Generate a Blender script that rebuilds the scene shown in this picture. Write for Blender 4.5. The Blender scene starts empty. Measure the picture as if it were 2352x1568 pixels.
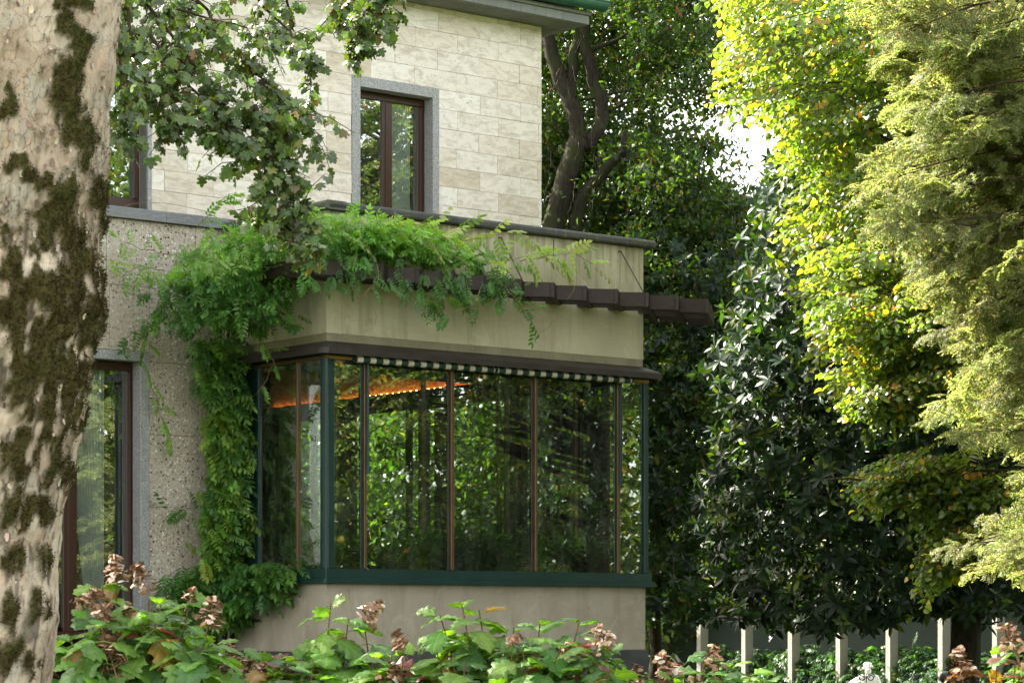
import bpy, bmesh, math, random
import numpy as np
from mathutils import Vector, Matrix, noise

S = bpy.context.scene
COL = S.collection
rng = np.random.default_rng(11)
random.seed(11)

# ------------------------------------------------------------------ camera
cam_d = bpy.data.cameras.new('camera'); cam = bpy.data.objects.new('camera', cam_d); COL.objects.link(cam)
cam.location = (0, 0, 1.6); cam.rotation_euler = (math.radians(90), 0, 0)
F, CX, YH = 5900.0, 1176.0, 1430.0            # focal length, centre and horizon in pixels of a 2352 px wide picture
cam_d.sensor_width = 36.0; cam_d.lens = 36.0 * F / 2352.0
cam_d.shift_y = (YH - 784.0) / 2352.0
cam_d.clip_start = 0.5; cam_d.clip_end = 1500
cam_d.dof.use_dof = True; cam_d.dof.focus_distance = 29.0; cam_d.dof.aperture_fstop = 9.0
S.camera = cam

# ------------------------------------------------------------------ sky, sun, exposure
SUN_AZ = Vector((-0.90, 0.436)); SUN_EL = math.radians(42)
w = bpy.data.worlds.new('World'); S.world = w; w.use_nodes = True
nt = w.node_tree
for n in list(nt.nodes): nt.nodes.remove(n)
sky = nt.nodes.new('ShaderNodeTexSky'); sky.sky_type = 'NISHITA'; sky.sun_disc = False
sky.sun_elevation = SUN_EL; sky.sun_rotation = math.atan2(SUN_AZ.x, SUN_AZ.y)
sky.altitude = 100; sky.dust_density = 2.5; sky.air_density = 1.0; sky.ozone_density = 1.0
bg = nt.nodes.new('ShaderNodeBackground'); bg.inputs[1].default_value = 0.15
wo = nt.nodes.new('ShaderNodeOutputWorld')
hs = nt.nodes.new('ShaderNodeHueSaturation'); hs.inputs['Saturation'].default_value = 0.40
nt.links.new(sky.outputs[0], hs.inputs['Color'])
wm = nt.nodes.new('ShaderNodeMix'); wm.data_type = 'RGBA'; wm.blend_type = 'MULTIPLY'; wm.inputs[0].default_value = 1.0; wm.inputs[7].default_value = (1.06, 0.99, 0.885, 1)   # hazy warm sky
nt.links.new(hs.outputs[0], wm.inputs[6]); nt.links.new(wm.outputs[2], bg.inputs[0]); nt.links.new(bg.outputs[0], wo.inputs[0])
sl = bpy.data.lights.new('sun', 'SUN'); sl.energy = 4.6; sl.angle = math.radians(0.5); sl.color = (1.0, 0.93, 0.80)
so = bpy.data.objects.new('sun', sl); COL.objects.link(so); so.location = (-20, 20, 30)
tosun = Vector((SUN_AZ.x * math.cos(SUN_EL), SUN_AZ.y * math.cos(SUN_EL), math.sin(SUN_EL)))
so.rotation_euler = tosun.to_track_quat('Z', 'Y').to_euler()
S.view_settings.view_transform = 'Standard'; S.view_settings.look = 'None'
S.view_settings.gamma = 1.0; S.view_settings.use_curve_mapping = False
S.view_settings.exposure = 2.65
cy = S.cycles
cy.max_bounces = 10; cy.diffuse_bounces = 4; cy.glossy_bounces = 4; cy.transmission_bounces = 5
cy.transparent_max_bounces = 16; cy.caustics_reflective = False; cy.caustics_refractive = False
cy.sample_clamp_indirect = 6.0; cy.use_denoising = True

# ------------------------------------------------------------------ helpers
def W(xd, yd, depth):
    """world point seen at picture position (xd, yd) at a given distance"""
    return np.array([(xd - CX) / F * depth, depth, 1.6 + (YH - yd) / F * depth])

def link(o, parent=None):
    COL.objects.link(o)
    if parent is not None: o.parent = parent
    return o

def tag(o, label=None, cat=None, group=None, kind=None):
    if label: o['label'] = label
    if cat: o['category'] = cat
    if group: o['group'] = group
    if kind: o['kind'] = kind
    return o

def empty(name, loc=(0, 0, 0), rotz=0.0, parent=None):
    o = bpy.data.objects.new(name, None); o.location = loc; o.rotation_euler = (0, 0, rotz)
    o.empty_display_size = 0.3
    return link(o, parent)

def put(name, me, parent=None, loc=None, mat=None):
    o = bpy.data.objects.new(name, me); link(o, parent)
    if loc is not None: o.location = loc
    if mat is not None and len(me.materials) == 0: me.materials.append(mat)
    return o

class MB:
    def __init__(self): self.v = []; self.f = []
    def add(self, vs, fs):
        b = len(self.v); self.v.extend([tuple(map(float, p)) for p in vs]); self.f.extend([tuple(i + b for i in f) for f in fs])
        return self
    def box(self, x0, x1, y0, y1, z0, z1, c=0.0):
        lo = (min(x0, x1), min(y0, y1), min(z0, z1)); hi = (max(x0, x1), max(y0, y1), max(z0, z1))
        if c <= 0:
            vs = [((lo, hi)[i & 1][0], (lo, hi)[i >> 1 & 1][1], (lo, hi)[i >> 2 & 1][2]) for i in range(8)]
            return self.add(vs, [(0, 2, 3, 1), (4, 5, 7, 6), (0, 1, 5, 4), (2, 6, 7, 3), (0, 4, 6, 2), (1, 3, 7, 5)])
        c = min(c, min(h - l for h, l in zip(hi, lo)) * 0.45)
        vs, idx = [], {}
        for sx in (0, 1):
            for sy in (0, 1):
                for sz in (0, 1):
                    for a in range(3):
                        s = (sx, sy, sz); p = []
                        for k in range(3):
                            e = hi[k] if s[k] else lo[k]
                            if k != a: e += -c if s[k] else c
                            p.append(e)
                        idx[(sx, sy, sz, a)] = len(vs); vs.append(p)
        fs = []
        def sg(d): return (d[0], d[1], d[2])
        for a in range(3):
            b, t = (a + 1) % 3, (a + 2) % 3
            for s in (0, 1):
                q = []
                for sb, st in ((0, 0), (1, 0), (1, 1), (0, 1)):
                    k = [0, 0, 0]; k[a] = s; k[b] = sb; k[t] = st; q.append(idx[(*k, a)])
                fs.append(q)
            for sa in (0, 1):
                for sb in (0, 1):
                    q = []
                    for st, ax in ((0, a), (1, a), (1, b), (0, b)):
                        k = [0, 0, 0]; k[a] = sa; k[b] = sb; k[t] = st; q.append(idx[(*k, ax)])
                    fs.append(q)
        for sx in (0, 1):
            for sy in (0, 1):
                for sz in (0, 1): fs.append([idx[(sx, sy, sz, a)] for a in range(3)])
        cen = np.array([(l + h) / 2 for l, h in zip(lo, hi)]); A = np.array(vs)
        out = []
        for f in fs:
            n = np.cross(A[f[1]] - A[f[0]], A[f[2]] - A[f[0]])
            out.append(tuple(f) if np.dot(n, A[f].mean(0) - cen) > 0 else tuple(reversed(f)))
        return self.add(vs, out)
    def obox(self, p0, p1, wd, z0, z1):
        """upright board from p0 to p1 (plan), width wd"""
        p0 = np.array(p0, float); p1 = np.array(p1, float); d = p1 - p0; d /= np.linalg.norm(d); n = np.array([-d[1], d[0]]) * wd / 2
        q = [p0 - n, p1 - n, p1 + n, p0 + n]
        vs = [(*a, z0) for a in q] + [(*a, z1) for a in q]
        return self.add(vs, [(3, 2, 1, 0), (4, 5, 6, 7), (0, 1, 5, 4), (1, 2, 6, 5), (2, 3, 7, 6), (3, 0, 4, 7)])
    def tube(self, pts, rad, n=8, cap=True):
        P = [np.array(p, float) for p in pts]
        if not hasattr(rad, '__len__'): rad = [rad] * len(P)
        rings = []; up = None
        for i, p in enumerate(P):
            a = P[max(0, i - 1)]; b = P[min(len(P) - 1, i + 1)]; d = b - a; d = d / (np.linalg.norm(d) + 1e-9)
            if up is None:
                up = np.array([0, 0, 1.0]) if abs(d[2]) < 0.9 else np.array([1.0, 0, 0])
            x = np.cross(up, d); x /= np.linalg.norm(x) + 1e-9; y = np.cross(d, x); up = y
            rings.append([p + rad[i] * (math.cos(2 * math.pi * k / n) * x + math.sin(2 * math.pi * k / n) * y) for k in range(n)])
        vs = [q for r in rings for q in r]; fs = []
        for i in range(len(P) - 1):
            for k in range(n):
                fs.append((i * n + k, i * n + (k + 1) % n, (i + 1) * n + (k + 1) % n, (i + 1) * n + k))
        if cap:
            fs.append(tuple(range(n - 1, -1, -1))); fs.append(tuple((len(P) - 1) * n + k for k in range(n)))
        return self.add(vs, fs)
    def sweep(self, prof, p0, p1, ax='x'):
        """closed profile of (y, z) swept along x from p0 to p1 (or (x, z) along y)"""
        n = len(prof)
        if ax == 'x': vs = [(p0, a, b) for a, b in prof] + [(p1, a, b) for a, b in prof]
        else: vs = [(a, p0, b) for a, b in prof] + [(a, p1, b) for a, b in prof]
        fs = [(k, (k + 1) % n, (k + 1) % n + n, k + n) for k in range(n)]
        fs += [tuple(range(n - 1, -1, -1)), tuple(range(n, 2 * n))]
        return self.add(vs, fs)
    def mesh(self, name, mat=None, smooth=False, fix=False):
        me = bpy.data.meshes.new(name); me.from_pydata(self.v, [], self.f)
        if fix:
            bm = bmesh.new(); bm.from_mesh(me); bmesh.ops.recalc_face_normals(bm, faces=bm.faces[:]); bm.to_mesh(me); bm.free()
        if smooth: me.polygons.foreach_set('use_smooth', [True] * len(me.polygons))
        if mat: me.materials.append(mat)
        me.update(); return me
    def build(self, name, mat, parent=None, smooth=False, fix=True):
        return put(name, self.mesh(name, mat, smooth, fix), parent)

def tri_mesh(name, V, T, tint=None, mat=None, smooth=True, extra=None):
    """fast triangle mesh; tint = one colour per vertex (the leaf's own colour)"""
    V = np.asarray(V, np.float32); T = np.asarray(T, np.int32)
    me = bpy.data.meshes.new(name)
    me.vertices.add(len(V)); me.vertices.foreach_set('co', V.ravel())
    me.loops.add(T.size); me.loops.foreach_set('vertex_index', T.ravel())
    me.polygons.add(len(T)); me.polygons.foreach_set('loop_start', np.arange(0, T.size, 3, dtype=np.int32))
    if smooth: me.polygons.foreach_set('use_smooth', np.ones(len(T), bool))
    me.update(calc_edges=True)
    if tint is not None:
        t = np.ones((len(V), 4), np.float32); t[:, :3] = tint
        a = me.attributes.new('tint', 'FLOAT_COLOR', 'POINT'); a.data.foreach_set('color', t.ravel())
    if extra is not None:
        for k, arr in extra.items():
            a = me.attributes.new(k, 'FLOAT_VECTOR', 'POINT'); a.data.foreach_set('vector', np.asarray(arr, np.float32).ravel())
    if mat: me.materials.append(mat)
    return me

def unit(a):
    a = np.asarray(a, float); return a / (np.linalg.norm(a, axis=-1, keepdims=True) + 1e-9)

def frames(D, N):
    X = unit(D); Y = unit(np.cross(N, X)); Z = np.cross(X, Y); return np.stack([X, Y, Z], 1)   # (n, 3, 3) rows

def batch(tpls, P, D, N, sc, tint):
    """many copies of small templates as one vertex and triangle array"""
    P = np.asarray(P, float); n = len(P); R = frames(D, N); sc = np.broadcast_to(np.asarray(sc, float), (n,))
    which = rng.integers(0, len(tpls), n); Vs, Ts, Cs = [], [], []; base = 0
    tint = np.broadcast_to(np.asarray(tint, float), (n, 3))
    for k, (tv, tt) in enumerate(tpls):
        m = np.nonzero(which == k)[0]
        if not len(m): continue
        v = np.einsum('vk,nkj->nvj', tv, R[m]) * sc[m][:, None, None] + P[m][:, None, :]
        Vs.append(v.reshape(-1, 3)); Cs.append(np.repeat(tint[m], len(tv), 0))
        Ts.append((tt[None] + (np.arange(len(m)) * len(tv))[:, None, None] + base).reshape(-1, 3)); base += len(m) * len(tv)
    return np.concatenate(Vs), np.concatenate(Ts), np.concatenate(Cs)

def rand_unit(n):
    return unit(rng.normal(size=(n, 3)))

def pick(cols, wts, n, jit=0.18):
    """colours drawn from a list, each a little lighter or darker"""
    cols = np.array(cols, float); wts = np.array(wts, float) / sum(wts)
    c = cols[rng.choice(len(cols), n, p=wts)]
    return np.clip(c * (1 + rng.normal(0, jit, (n, 1))) * (1 + rng.normal(0, 0.06, (n, 3))), 0.004, 0.95)

def fan(outline, cup=0.0, centre=None, zf=None):
    """leaf template as a triangle fan over an outline of (x, y)"""
    o = np.array(outline, float); c = np.array(centre if centre is not None else o.mean(0))
    v = np.vstack([c[None], o]); z = -cup * ((v[:, 0] - c[0]) ** 2 + (v[:, 1] - c[1]) ** 2)
    if zf: z = z + np.array([zf(a, b) for a, b in v])
    n = len(o)
    return np.column_stack([v, z]), np.array([(0, 1 + i, 1 + (i + 1) % n) for i in range(n)])
# ------------------------------------------------------------------ materials
def newmat(name):
    m = bpy.data.materials.new(name); m.use_nodes = True; t = m.node_tree
    for n in list(t.nodes): t.nodes.remove(n)
    return m, t
def nd(t, typ, **kw):
    n = t.nodes.new('ShaderNode' + typ)
    for k, v in kw.items():
        if k.startswith('_'):
            key = k[1:]; key = int(key) if key.isdigit() else key.replace('__', ' ')
            if hasattr(v, 'is_output') or isinstance(v, bpy.types.NodeSocket): t.links.new(v, n.inputs[key])
            else: n.inputs[key].default_value = v
        else: setattr(n, k, v)
    return n
def out(t, sh): o = nd(t, 'OutputMaterial'); t.links.new(sh, o.inputs[0])
def mixc(t, f, a, b, mode='MIX'):
    n = nd(t, 'Mix', data_type='RGBA', blend_type=mode)
    for i, v in ((0, f), (6, a), (7, b)):
        if isinstance(v, bpy.types.NodeSocket): t.links.new(v, n.inputs[i])
        else: n.inputs[i].default_value = v if i == 0 else (*v[:3], 1)
    return n.outputs[2]
def ramp(t, f, stops):
    n = nd(t, 'ValToRGB'); t.links.new(f, n.inputs[0]); e = n.color_ramp.elements
    while len(e) < len(stops): e.new(0.5)
    for k, (p, c) in enumerate(stops):
        e[k].position = p; e[k].color = (*c[:3], 1) if hasattr(c, '__len__') else (c, c, c, 1)
    return n.outputs[0]
def math_(t, op, a, b=0.0, c=0.0):
    n = nd(t, 'Math', operation=op)
    for i, v in enumerate((a, b, c)):
        if isinstance(v, bpy.types.NodeSocket): t.links.new(v, n.inputs[i])
        else: n.inputs[i].default_value = v
    return n.outputs[0]
def coords(t, kind='Object', scale=(1, 1, 1), rnd=False):
    c = nd(t, 'TexCoord').outputs[kind]
    if rnd:
        r = nd(t, 'ObjectInfo').outputs['Random']; k = nd(t, 'CombineXYZ')
        for i, q in enumerate((37.0, 91.0, 53.0)): t.links.new(math_(t, 'MULTIPLY', r, q), k.inputs[i])
        v = nd(t, 'VectorMath', operation='ADD'); t.links.new(c, v.inputs[0]); t.links.new(k.outputs[0], v.inputs[1]); c = v.outputs[0]
    if scale != (1, 1, 1):
        v = nd(t, 'VectorMath', operation='MULTIPLY'); t.links.new(c, v.inputs[0]); v.inputs[1].default_value = scale; c = v.outputs[0]
    return c
def noise_(t, vec, scale, detail=4, rough=0.55, dist=0.0):
    n = nd(t, 'TexNoise', _Scale=scale, _Detail=detail, _Roughness=rough, _Distortion=dist); t.links.new(vec, n.inputs['Vector']); return n.outputs[0]
def bump(t, h, strength=0.4, dist=0.01):
    n = nd(t, 'Bump', _Strength=strength, _Distance=dist); t.links.new(h, n.inputs['Height']); return n.outputs[0]
def pbsdf(t, col, rough=0.7, spec=0.3, normal=None, metal=0.0):
    n = nd(t, 'BsdfPrincipled')
    for k, v in (('Base Color', col), ('Roughness', rough), ('Specular IOR Level', spec), ('Metallic', metal)):
        if isinstance(v, bpy.types.NodeSocket): t.links.new(v, n.inputs[k])
        else: n.inputs[k].default_value = (*v[:3], 1) if hasattr(v, '__len__') else v
    if normal is not None: t.links.new(normal, n.inputs['Normal'])
    return n.outputs[0]

def m_travertine():
    m, t = newmat('travertine'); p = coords(t, rnd=True); r = nd(t, 'ObjectInfo').outputs['Random']
    base = ramp(t, r, [(0.0, (.77, .73, .655)), (.2, (.71, .655, .565)), (.34, (.81, .785, .73)), (.48, (.74, .69, .605)), (.6, (.60, .53, .43)), (.7, (.78, .745, .68)), (.85, (.67, .61, .515)), (1, (.83, .805, .76))])
    st = nd(t, 'VectorMath', operation='MULTIPLY'); t.links.new(p, st.inputs[0]); st.inputs[1].default_value = (1.3, 1, 3.2)
    vein = noise_(t, st.outputs[0], 3.2, 7, .62, 1.2)
    c = mixc(t, math_(t, 'MULTIPLY', ramp(t, vein, [(.32, 1), (.55, 0)]), .55), base, (.36, .29, .20))
    c = mixc(t, math_(t, 'MULTIPLY', ramp(t, vein, [(.55, 0), (.72, 1)]), .5), c, (.74, .71, .65))
    pit = noise_(t, st.outputs[0], 24, 3, .7, .4); area = noise_(t, p, 2.4, 2)
    pm = math_(t, 'MULTIPLY', ramp(t, pit, [(.60, 0), (.66, 1)]), ramp(t, area, [(.42, 0), (.62, 1)]))
    c = mixc(t, math_(t, 'MULTIPLY', pm, .75), c, (.10, .075, .05))
    h = math_(t, 'SUBTRACT', math_(t, 'MULTIPLY', vein, .3), pm)
    out(t, pbsdf(t, c, .62, .3, bump(t, h, .5, .006))); return m
def m_granite():
    m, t = newmat('granite'); p = coords(t)
    v = nd(t, 'TexVoronoi', _Scale=150.0); t.links.new(p, v.inputs['Vector'])
    g = ramp(t, nd(t, 'SeparateColor', _0=v.outputs['Color']).outputs[0], [(0, (.09, .095, .105)), (.3, (.24, .245, .255)), (.65, (.36, .36, .365)), (1, (.56, .56, .55))])
    c = mixc(t, math_(t, 'MULTIPLY', noise_(t, p, 5, 4), .5), g, (.25, .26, .275))
    out(t, pbsdf(t, c, .6, .35, bump(t, noise_(t, p, 120, 2), .3, .003))); return m
def m_ceppo():
    m, t = newmat('pebble_conglomerate'); p = coords(t, 'Object')
    r = nd(t, 'ObjectInfo').outputs['Random']
    d = nd(t, 'VectorMath', operation='ADD'); t.links.new(p, d.inputs[0])
    nz = nd(t, 'TexNoise', _Scale=22.0, _Detail=2.0); t.links.new(p, nz.inputs['Vector'])
    sc = nd(t, 'VectorMath', operation='SCALE'); t.links.new(nz.outputs['Color'], sc.inputs[0]); sc.inputs['Scale'].default_value = .03
    t.links.new(sc.outputs[0], d.inputs[1])
    cs = []
    for scale in (29.0, 66.0):
        v = nd(t, 'TexVoronoi', _Scale=scale); t.links.new(d.outputs[0], v.inputs['Vector'])
        k = nd(t, 'SeparateColor', _0=v.outputs['Color'])
        col = ramp(t, k.outputs[0], [(0, (.03, .026, .022)), (.14, (.15, .12, .09)), (.28, (.46, .41, .34)), (.45, (.22, .20, .175)), (.62, (.60, .56, .49)), (.78, (.30, .235, .165)), (.9, (.70, .68, .64)), (1, (.78, .77, .74))])
        cs.append((col, v.outputs['Distance'], k.outputs[1]))
    matrix = mixc(t, noise_(t, p, 3.0, 5), (.40, .345, .27), (.52, .47, .395))
    fine = mixc(t, ramp(t, cs[1][1], [(.30, 1), (.42, 0)]), matrix, cs[1][0])
    keep = math_(t, 'MULTIPLY', ramp(t, cs[0][1], [(.36, 1), (.46, 0)]), ramp(t, cs[0][2], [(.36, 0), (.40, 1)]))
    c = mixc(t, keep, fine, cs[0][0])
    big = ramp(t, noise_(t, p, .55, 2), [(.38, .6), (.55, .0)])
    c = mixc(t, big, c, (.40, .33, .24))
    c = mixc(t, math_(t, 'MULTIPLY', ramp(t, noise_(t, p, 1.2, 3), [(.45, 0), (.7, 1)]), .35), c, (.46, .43, .38))
    h = math_(t, 'ADD', math_(t, 'MULTIPLY', cs[0][1], -.8), math_(t, 'MULTIPLY', noise_(t, p, 60, 3), .6))
    out(t, pbsdf(t, c, .85, .2, bump(t, h, .8, .012))); return m
def m_stucco(name, a, b, stain, streak=.55, top=None):
    m, t = newmat(name); p = coords(t)
    st = nd(t, 'VectorMath', operation='MULTIPLY'); t.links.new(p, st.inputs[0]); st.inputs[1].default_value = (2.6, 2.6, .35)
    c = mixc(t, ramp(t, noise_(t, p, 1.1, 6, .6), [(.35, 0), (.65, 1)]), a, b)
    s = math_(t, 'MULTIPLY', ramp(t, noise_(t, st.outputs[0], 1.6, 5, .6, .5), [(.50, 0), (.72, 1)]), streak)
    c = mixc(t, s, c, stain)
    sp = math_(t, 'MULTIPLY', ramp(t, noise_(t, p, 3.6, 6, .7, 1.2), [(.56, 0), (.63, 1)]), .28)
    c = mixc(t, sp, c, tuple(x * 1.25 for x in b))
    c = mixc(t, math_(t, 'MULTIPLY', ramp(t, noise_(t, p, 26, 3, .7), [(.63, 0), (.7, 1)]), .35), c, tuple(x * .45 for x in a))
    if top:                                            # run-off below the coping, hairline cracks
        z = nd(t, 'SeparateXYZ', _0=p).outputs[2]; k = math_(t, 'DIVIDE', math_(t, 'SUBTRACT', top, z), .9)
        dr = nd(t, 'VectorMath', operation='MULTIPLY'); t.links.new(p, dr.inputs[0]); dr.inputs[1].default_value = (7, 7, .25)
        f = math_(t, 'SUBTRACT', ramp(t, noise_(t, dr.outputs[0], 1.4, 5, .65), [(.40, 0), (.75, 1)]), math_(t, 'MULTIPLY', k, .55))
        c = mixc(t, math_(t, 'MULTIPLY', ramp(t, f, [(.05, 0), (.5, 1)]), .55), c, tuple(x * .6 for x in stain))
    cr = nd(t, 'TexVoronoi', feature='DISTANCE_TO_EDGE', _Scale=1.5); dd = nd(t, 'VectorMath', operation='ADD'); t.links.new(p, dd.inputs[0])
    nz = nd(t, 'TexNoise', _Scale=5.0, _Detail=5.0, _Roughness=.7); t.links.new(p, nz.inputs['Vector']); t.links.new(nz.outputs['Color'], dd.inputs[1]); t.links.new(dd.outputs[0], cr.inputs['Vector'])
    c = mixc(t, math_(t, 'MULTIPLY', math_(t, 'MULTIPLY', ramp(t, cr.outputs['Distance'], [(.0, 1), (.006, 0)]), ramp(t, noise_(t, p, .9, 2), [(.48, 0), (.6, 1)])), .55), c, tuple(x * .4 for x in a))
    h = math_(t, 'ADD', noise_(t, p, 90, 4, .7), math_(t, 'MULTIPLY', noise_(t, p, 14, 3), .8))
    out(t, pbsdf(t, c, .88, .15, bump(t, h, .35, .006))); return m
def m_coping():
    m, t = newmat('weathered_stone'); p = coords(t, rnd=False)
    st = nd(t, 'VectorMath', operation='MULTIPLY'); t.links.new(p, st.inputs[0]); st.inputs[1].default_value = (5, 5, .8)
    r = nd(t, 'ObjectInfo').outputs['Random']
    c = mixc(t, r, (.055, .058, .058), (.10, .105, .10))
    c = mixc(t, math_(t, 'MULTIPLY', ramp(t, noise_(t, p, 4, 5, .7, .8), [(.5, 0), (.66, 1)]), .6), c, (.12, .125, .05))
    c = mixc(t, math_(t, 'MULTIPLY', ramp(t, noise_(t, st.outputs[0], 2.5, 5, .7), [(.58, 0), (.66, 1)]), .7), c, (.24, .24, .18))
    c = mixc(t, math_(t, 'MULTIPLY', ramp(t, noise_(t, p, 11, 4, .7), [(.55, 0), (.62, 1)]), .5), c, (.04, .042, .04))
    out(t, pbsdf(t, c, .8, .25, bump(t, noise_(t, p, 30, 5, .7), .5, .01))); return m
def m_slate():
    m, t = newmat('slate'); p = coords(t)
    st = nd(t, 'VectorMath', operation='MULTIPLY'); t.links.new(p, st.inputs[0]); st.inputs[1].default_value = (1.2, 1.2, 9)
    r = nd(t, 'ObjectInfo').outputs['Random']
    c = mixc(t, r, (.10, .11, .125), (.20, .205, .21))
    c = mixc(t, ramp(t, noise_(t, st.outputs[0], 6, 5, .7, 1.5), [(.4, 0), (.7, 1)]), c, (.27, .28, .29))
    out(t, pbsdf(t, c, .65, .3, bump(t, noise_(t, st.outputs[0], 10, 5, .7), .5, .01))); return m
def m_wood(name, a, b, rough=.55, sc=(1, 1, 1), spec=.3):
    m, t = newmat(name); p = coords(t, scale=sc) if sc != (1, 1, 1) else coords(t)
    n = noise_(t, p, 14, 6, .65, .8)
    c = mixc(t, ramp(t, n, [(.3, 0), (.7, 1)]), a, b)
    out(t, pbsdf(t, c, rough, spec, bump(t, n, .3, .004))); return m
def m_paint(name, col, rough=.4, spec=.4, metal=0.0, wear_sheen=.15, wcol=None):
    m, t = newmat(name); p = coords(t)
    n = noise_(t, p, 3.0, 6, .65, .4); st = noise_(t, coords(t, scale=(6, 6, .7)), 3, 4)
    c = mixc(t, math_(t, 'MULTIPLY', ramp(t, n, [(.4, 0), (.7, 1)]), wear_sheen), col, wcol or tuple(min(1, x * 2 + .02) for x in col))
    c = mixc(t, math_(t, 'MULTIPLY', ramp(t, st, [(.5, 0), (.75, 1)]), wear_sheen), c, tuple(x * .5 for x in col))
    out(t, pbsdf(t, c, rough, spec, bump(t, n, .1, .004), metal)); return m
def m_glass(name, tint, refl):
    m, t = newmat(name)
    fa = nd(t, 'LayerWeight', _Blend=.5).outputs['Facing']
    f = math_(t, 'MULTIPLY', math_(t, 'MULTIPLY_ADD', math_(t, 'POWER', fa, 5.0), .95, .045), refl)
    tr = nd(t, 'BsdfTransparent', _Color=(*tint, 1)); gl = nd(t, 'BsdfGlossy', _Roughness=0.0, _Color=(.95, 1, .97, 1))
    p = coords(t); nb = bump(t, noise_(t, p, .9, 1, .3), .06, .02); t.links.new(nb, gl.inputs['Normal'])
    mx = nd(t, 'MixShader'); t.links.new(f, mx.inputs[0]); t.links.new(tr.outputs[0], mx.inputs[1]); t.links.new(gl.outputs[0], mx.inputs[2])
    du = nd(t, 'BsdfDiffuse', _Color=(.45, .44, .40, 1)); dm = nd(t, 'MixShader')
    dust = math_(t, 'ADD', .006, math_(t, 'MULTIPLY', ramp(t, noise_(t, coords(t, scale=(3, 3, .6)), 3.0, 6, .7, .6), [(.45, 0), (.8, 1)]), .07))
    t.links.new(dust, dm.inputs[0]); t.links.new(mx.outputs[0], dm.inputs[1]); t.links.new(du.outputs[0], dm.inputs[2])
    out(t, dm.outputs[0]); return m
def m_leaf(name, rough=.5, spec=.4, trans=.4, tcol=(1.9, 1.9, .55), back=(1.25, 1.2, 1.3), veins=None, coat=0.0):
    m, t = newmat(name)
    a = nd(t, 'Attribute', attribute_name='tint').outputs['Color']; oc = nd(t, 'ObjectInfo').outputs['Color']
    c = mixc(t, 1.0, a, oc, 'MULTIPLY')
    bf = nd(t, 'NewGeometry').outputs['Backfacing']
    if veins:
        uv = nd(t, 'Attribute', attribute_name='luv').outputs['Vector']; s = nd(t, 'SeparateXYZ', _0=uv)
        aw = math_(t, 'ABSOLUTE', s.outputs[1])
        mid = ramp(t, aw, [(.012, 1), (.04, 0)])
        lat = math_(t, 'PINGPONG', math_(t, 'MULTIPLY', math_(t, 'SUBTRACT', s.outputs[0], math_(t, 'MULTIPLY', aw, .85)), veins), .5)
        lm = math_(t, 'MULTIPLY', ramp(t, lat, [(.02, 1), (.10, 0)]), .75)
        vm = math_(t, 'MAXIMUM', mid, lm)
        c = mixc(t, math_(t, 'MULTIPLY', vm, .45), c, mixc(t, 1.0, c, (2.0, 1.7, 1.8), 'MULTIPLY'))
        blot = ramp(t, noise_(t, uv, 4.5, 4, .65), [(.55, 0), (.75, 1)])
        edge = math_(t, 'MULTIPLY', blot, ramp(t, nd(t, 'SeparateXYZ', _0=uv).outputs[2], [(.55, 0), (1.0, 1)]))
        c = mixc(t, math_(t, 'MULTIPLY', edge, .7), c, (.16, .05, .03))
    c2 = mixc(t, bf, c, mixc(t, 1.0, c, back, 'MULTIPLY'))
    b = nd(t, 'BsdfPrincipled'); t.links.new(c2, b.inputs['Base Color']); b.inputs['Roughness'].default_value = rough; b.inputs['Specular IOR Level'].default_value = spec
    b.inputs['Coat Weight'].default_value = coat; b.inputs['Coat Roughness'].default_value = .18
    if veins: t.links.new(bump(t, lat, .5, .004), b.inputs['Normal'])
    tl = nd(t, 'BsdfTranslucent'); t.links.new(mixc(t, 1.0, c, tcol, 'MULTIPLY'), tl.inputs[0])
    mx = nd(t, 'MixShader', _0=trans); t.links.new(b.outputs[0], mx.inputs[1]); t.links.new(tl.outputs[0], mx.inputs[2])
    out(t, mx.outputs[0]); return m
def m_bark(name, a, b, scale=6, moss=None):
    m, t = newmat(name); p = coords(t); st = nd(t, 'VectorMath', operation='MULTIPLY'); t.links.new(p, st.inputs[0]); st.inputs[1].default_value = (3, 3, .7)
    n = noise_(t, st.outputs[0], scale, 6, .7, .6)
    c = mixc(t, ramp(t, n, [(.35, 0), (.65, 1)]), a, b)
    if moss: c = mixc(t, math_(t, 'MULTIPLY', ramp(t, noise_(t, p, 2.2, 4), [(.48, 0), (.62, 1)]), .7), c, moss)
    out(t, pbsdf(t, c, .9, .15, bump(t, n, .9, .03))); return m
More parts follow.
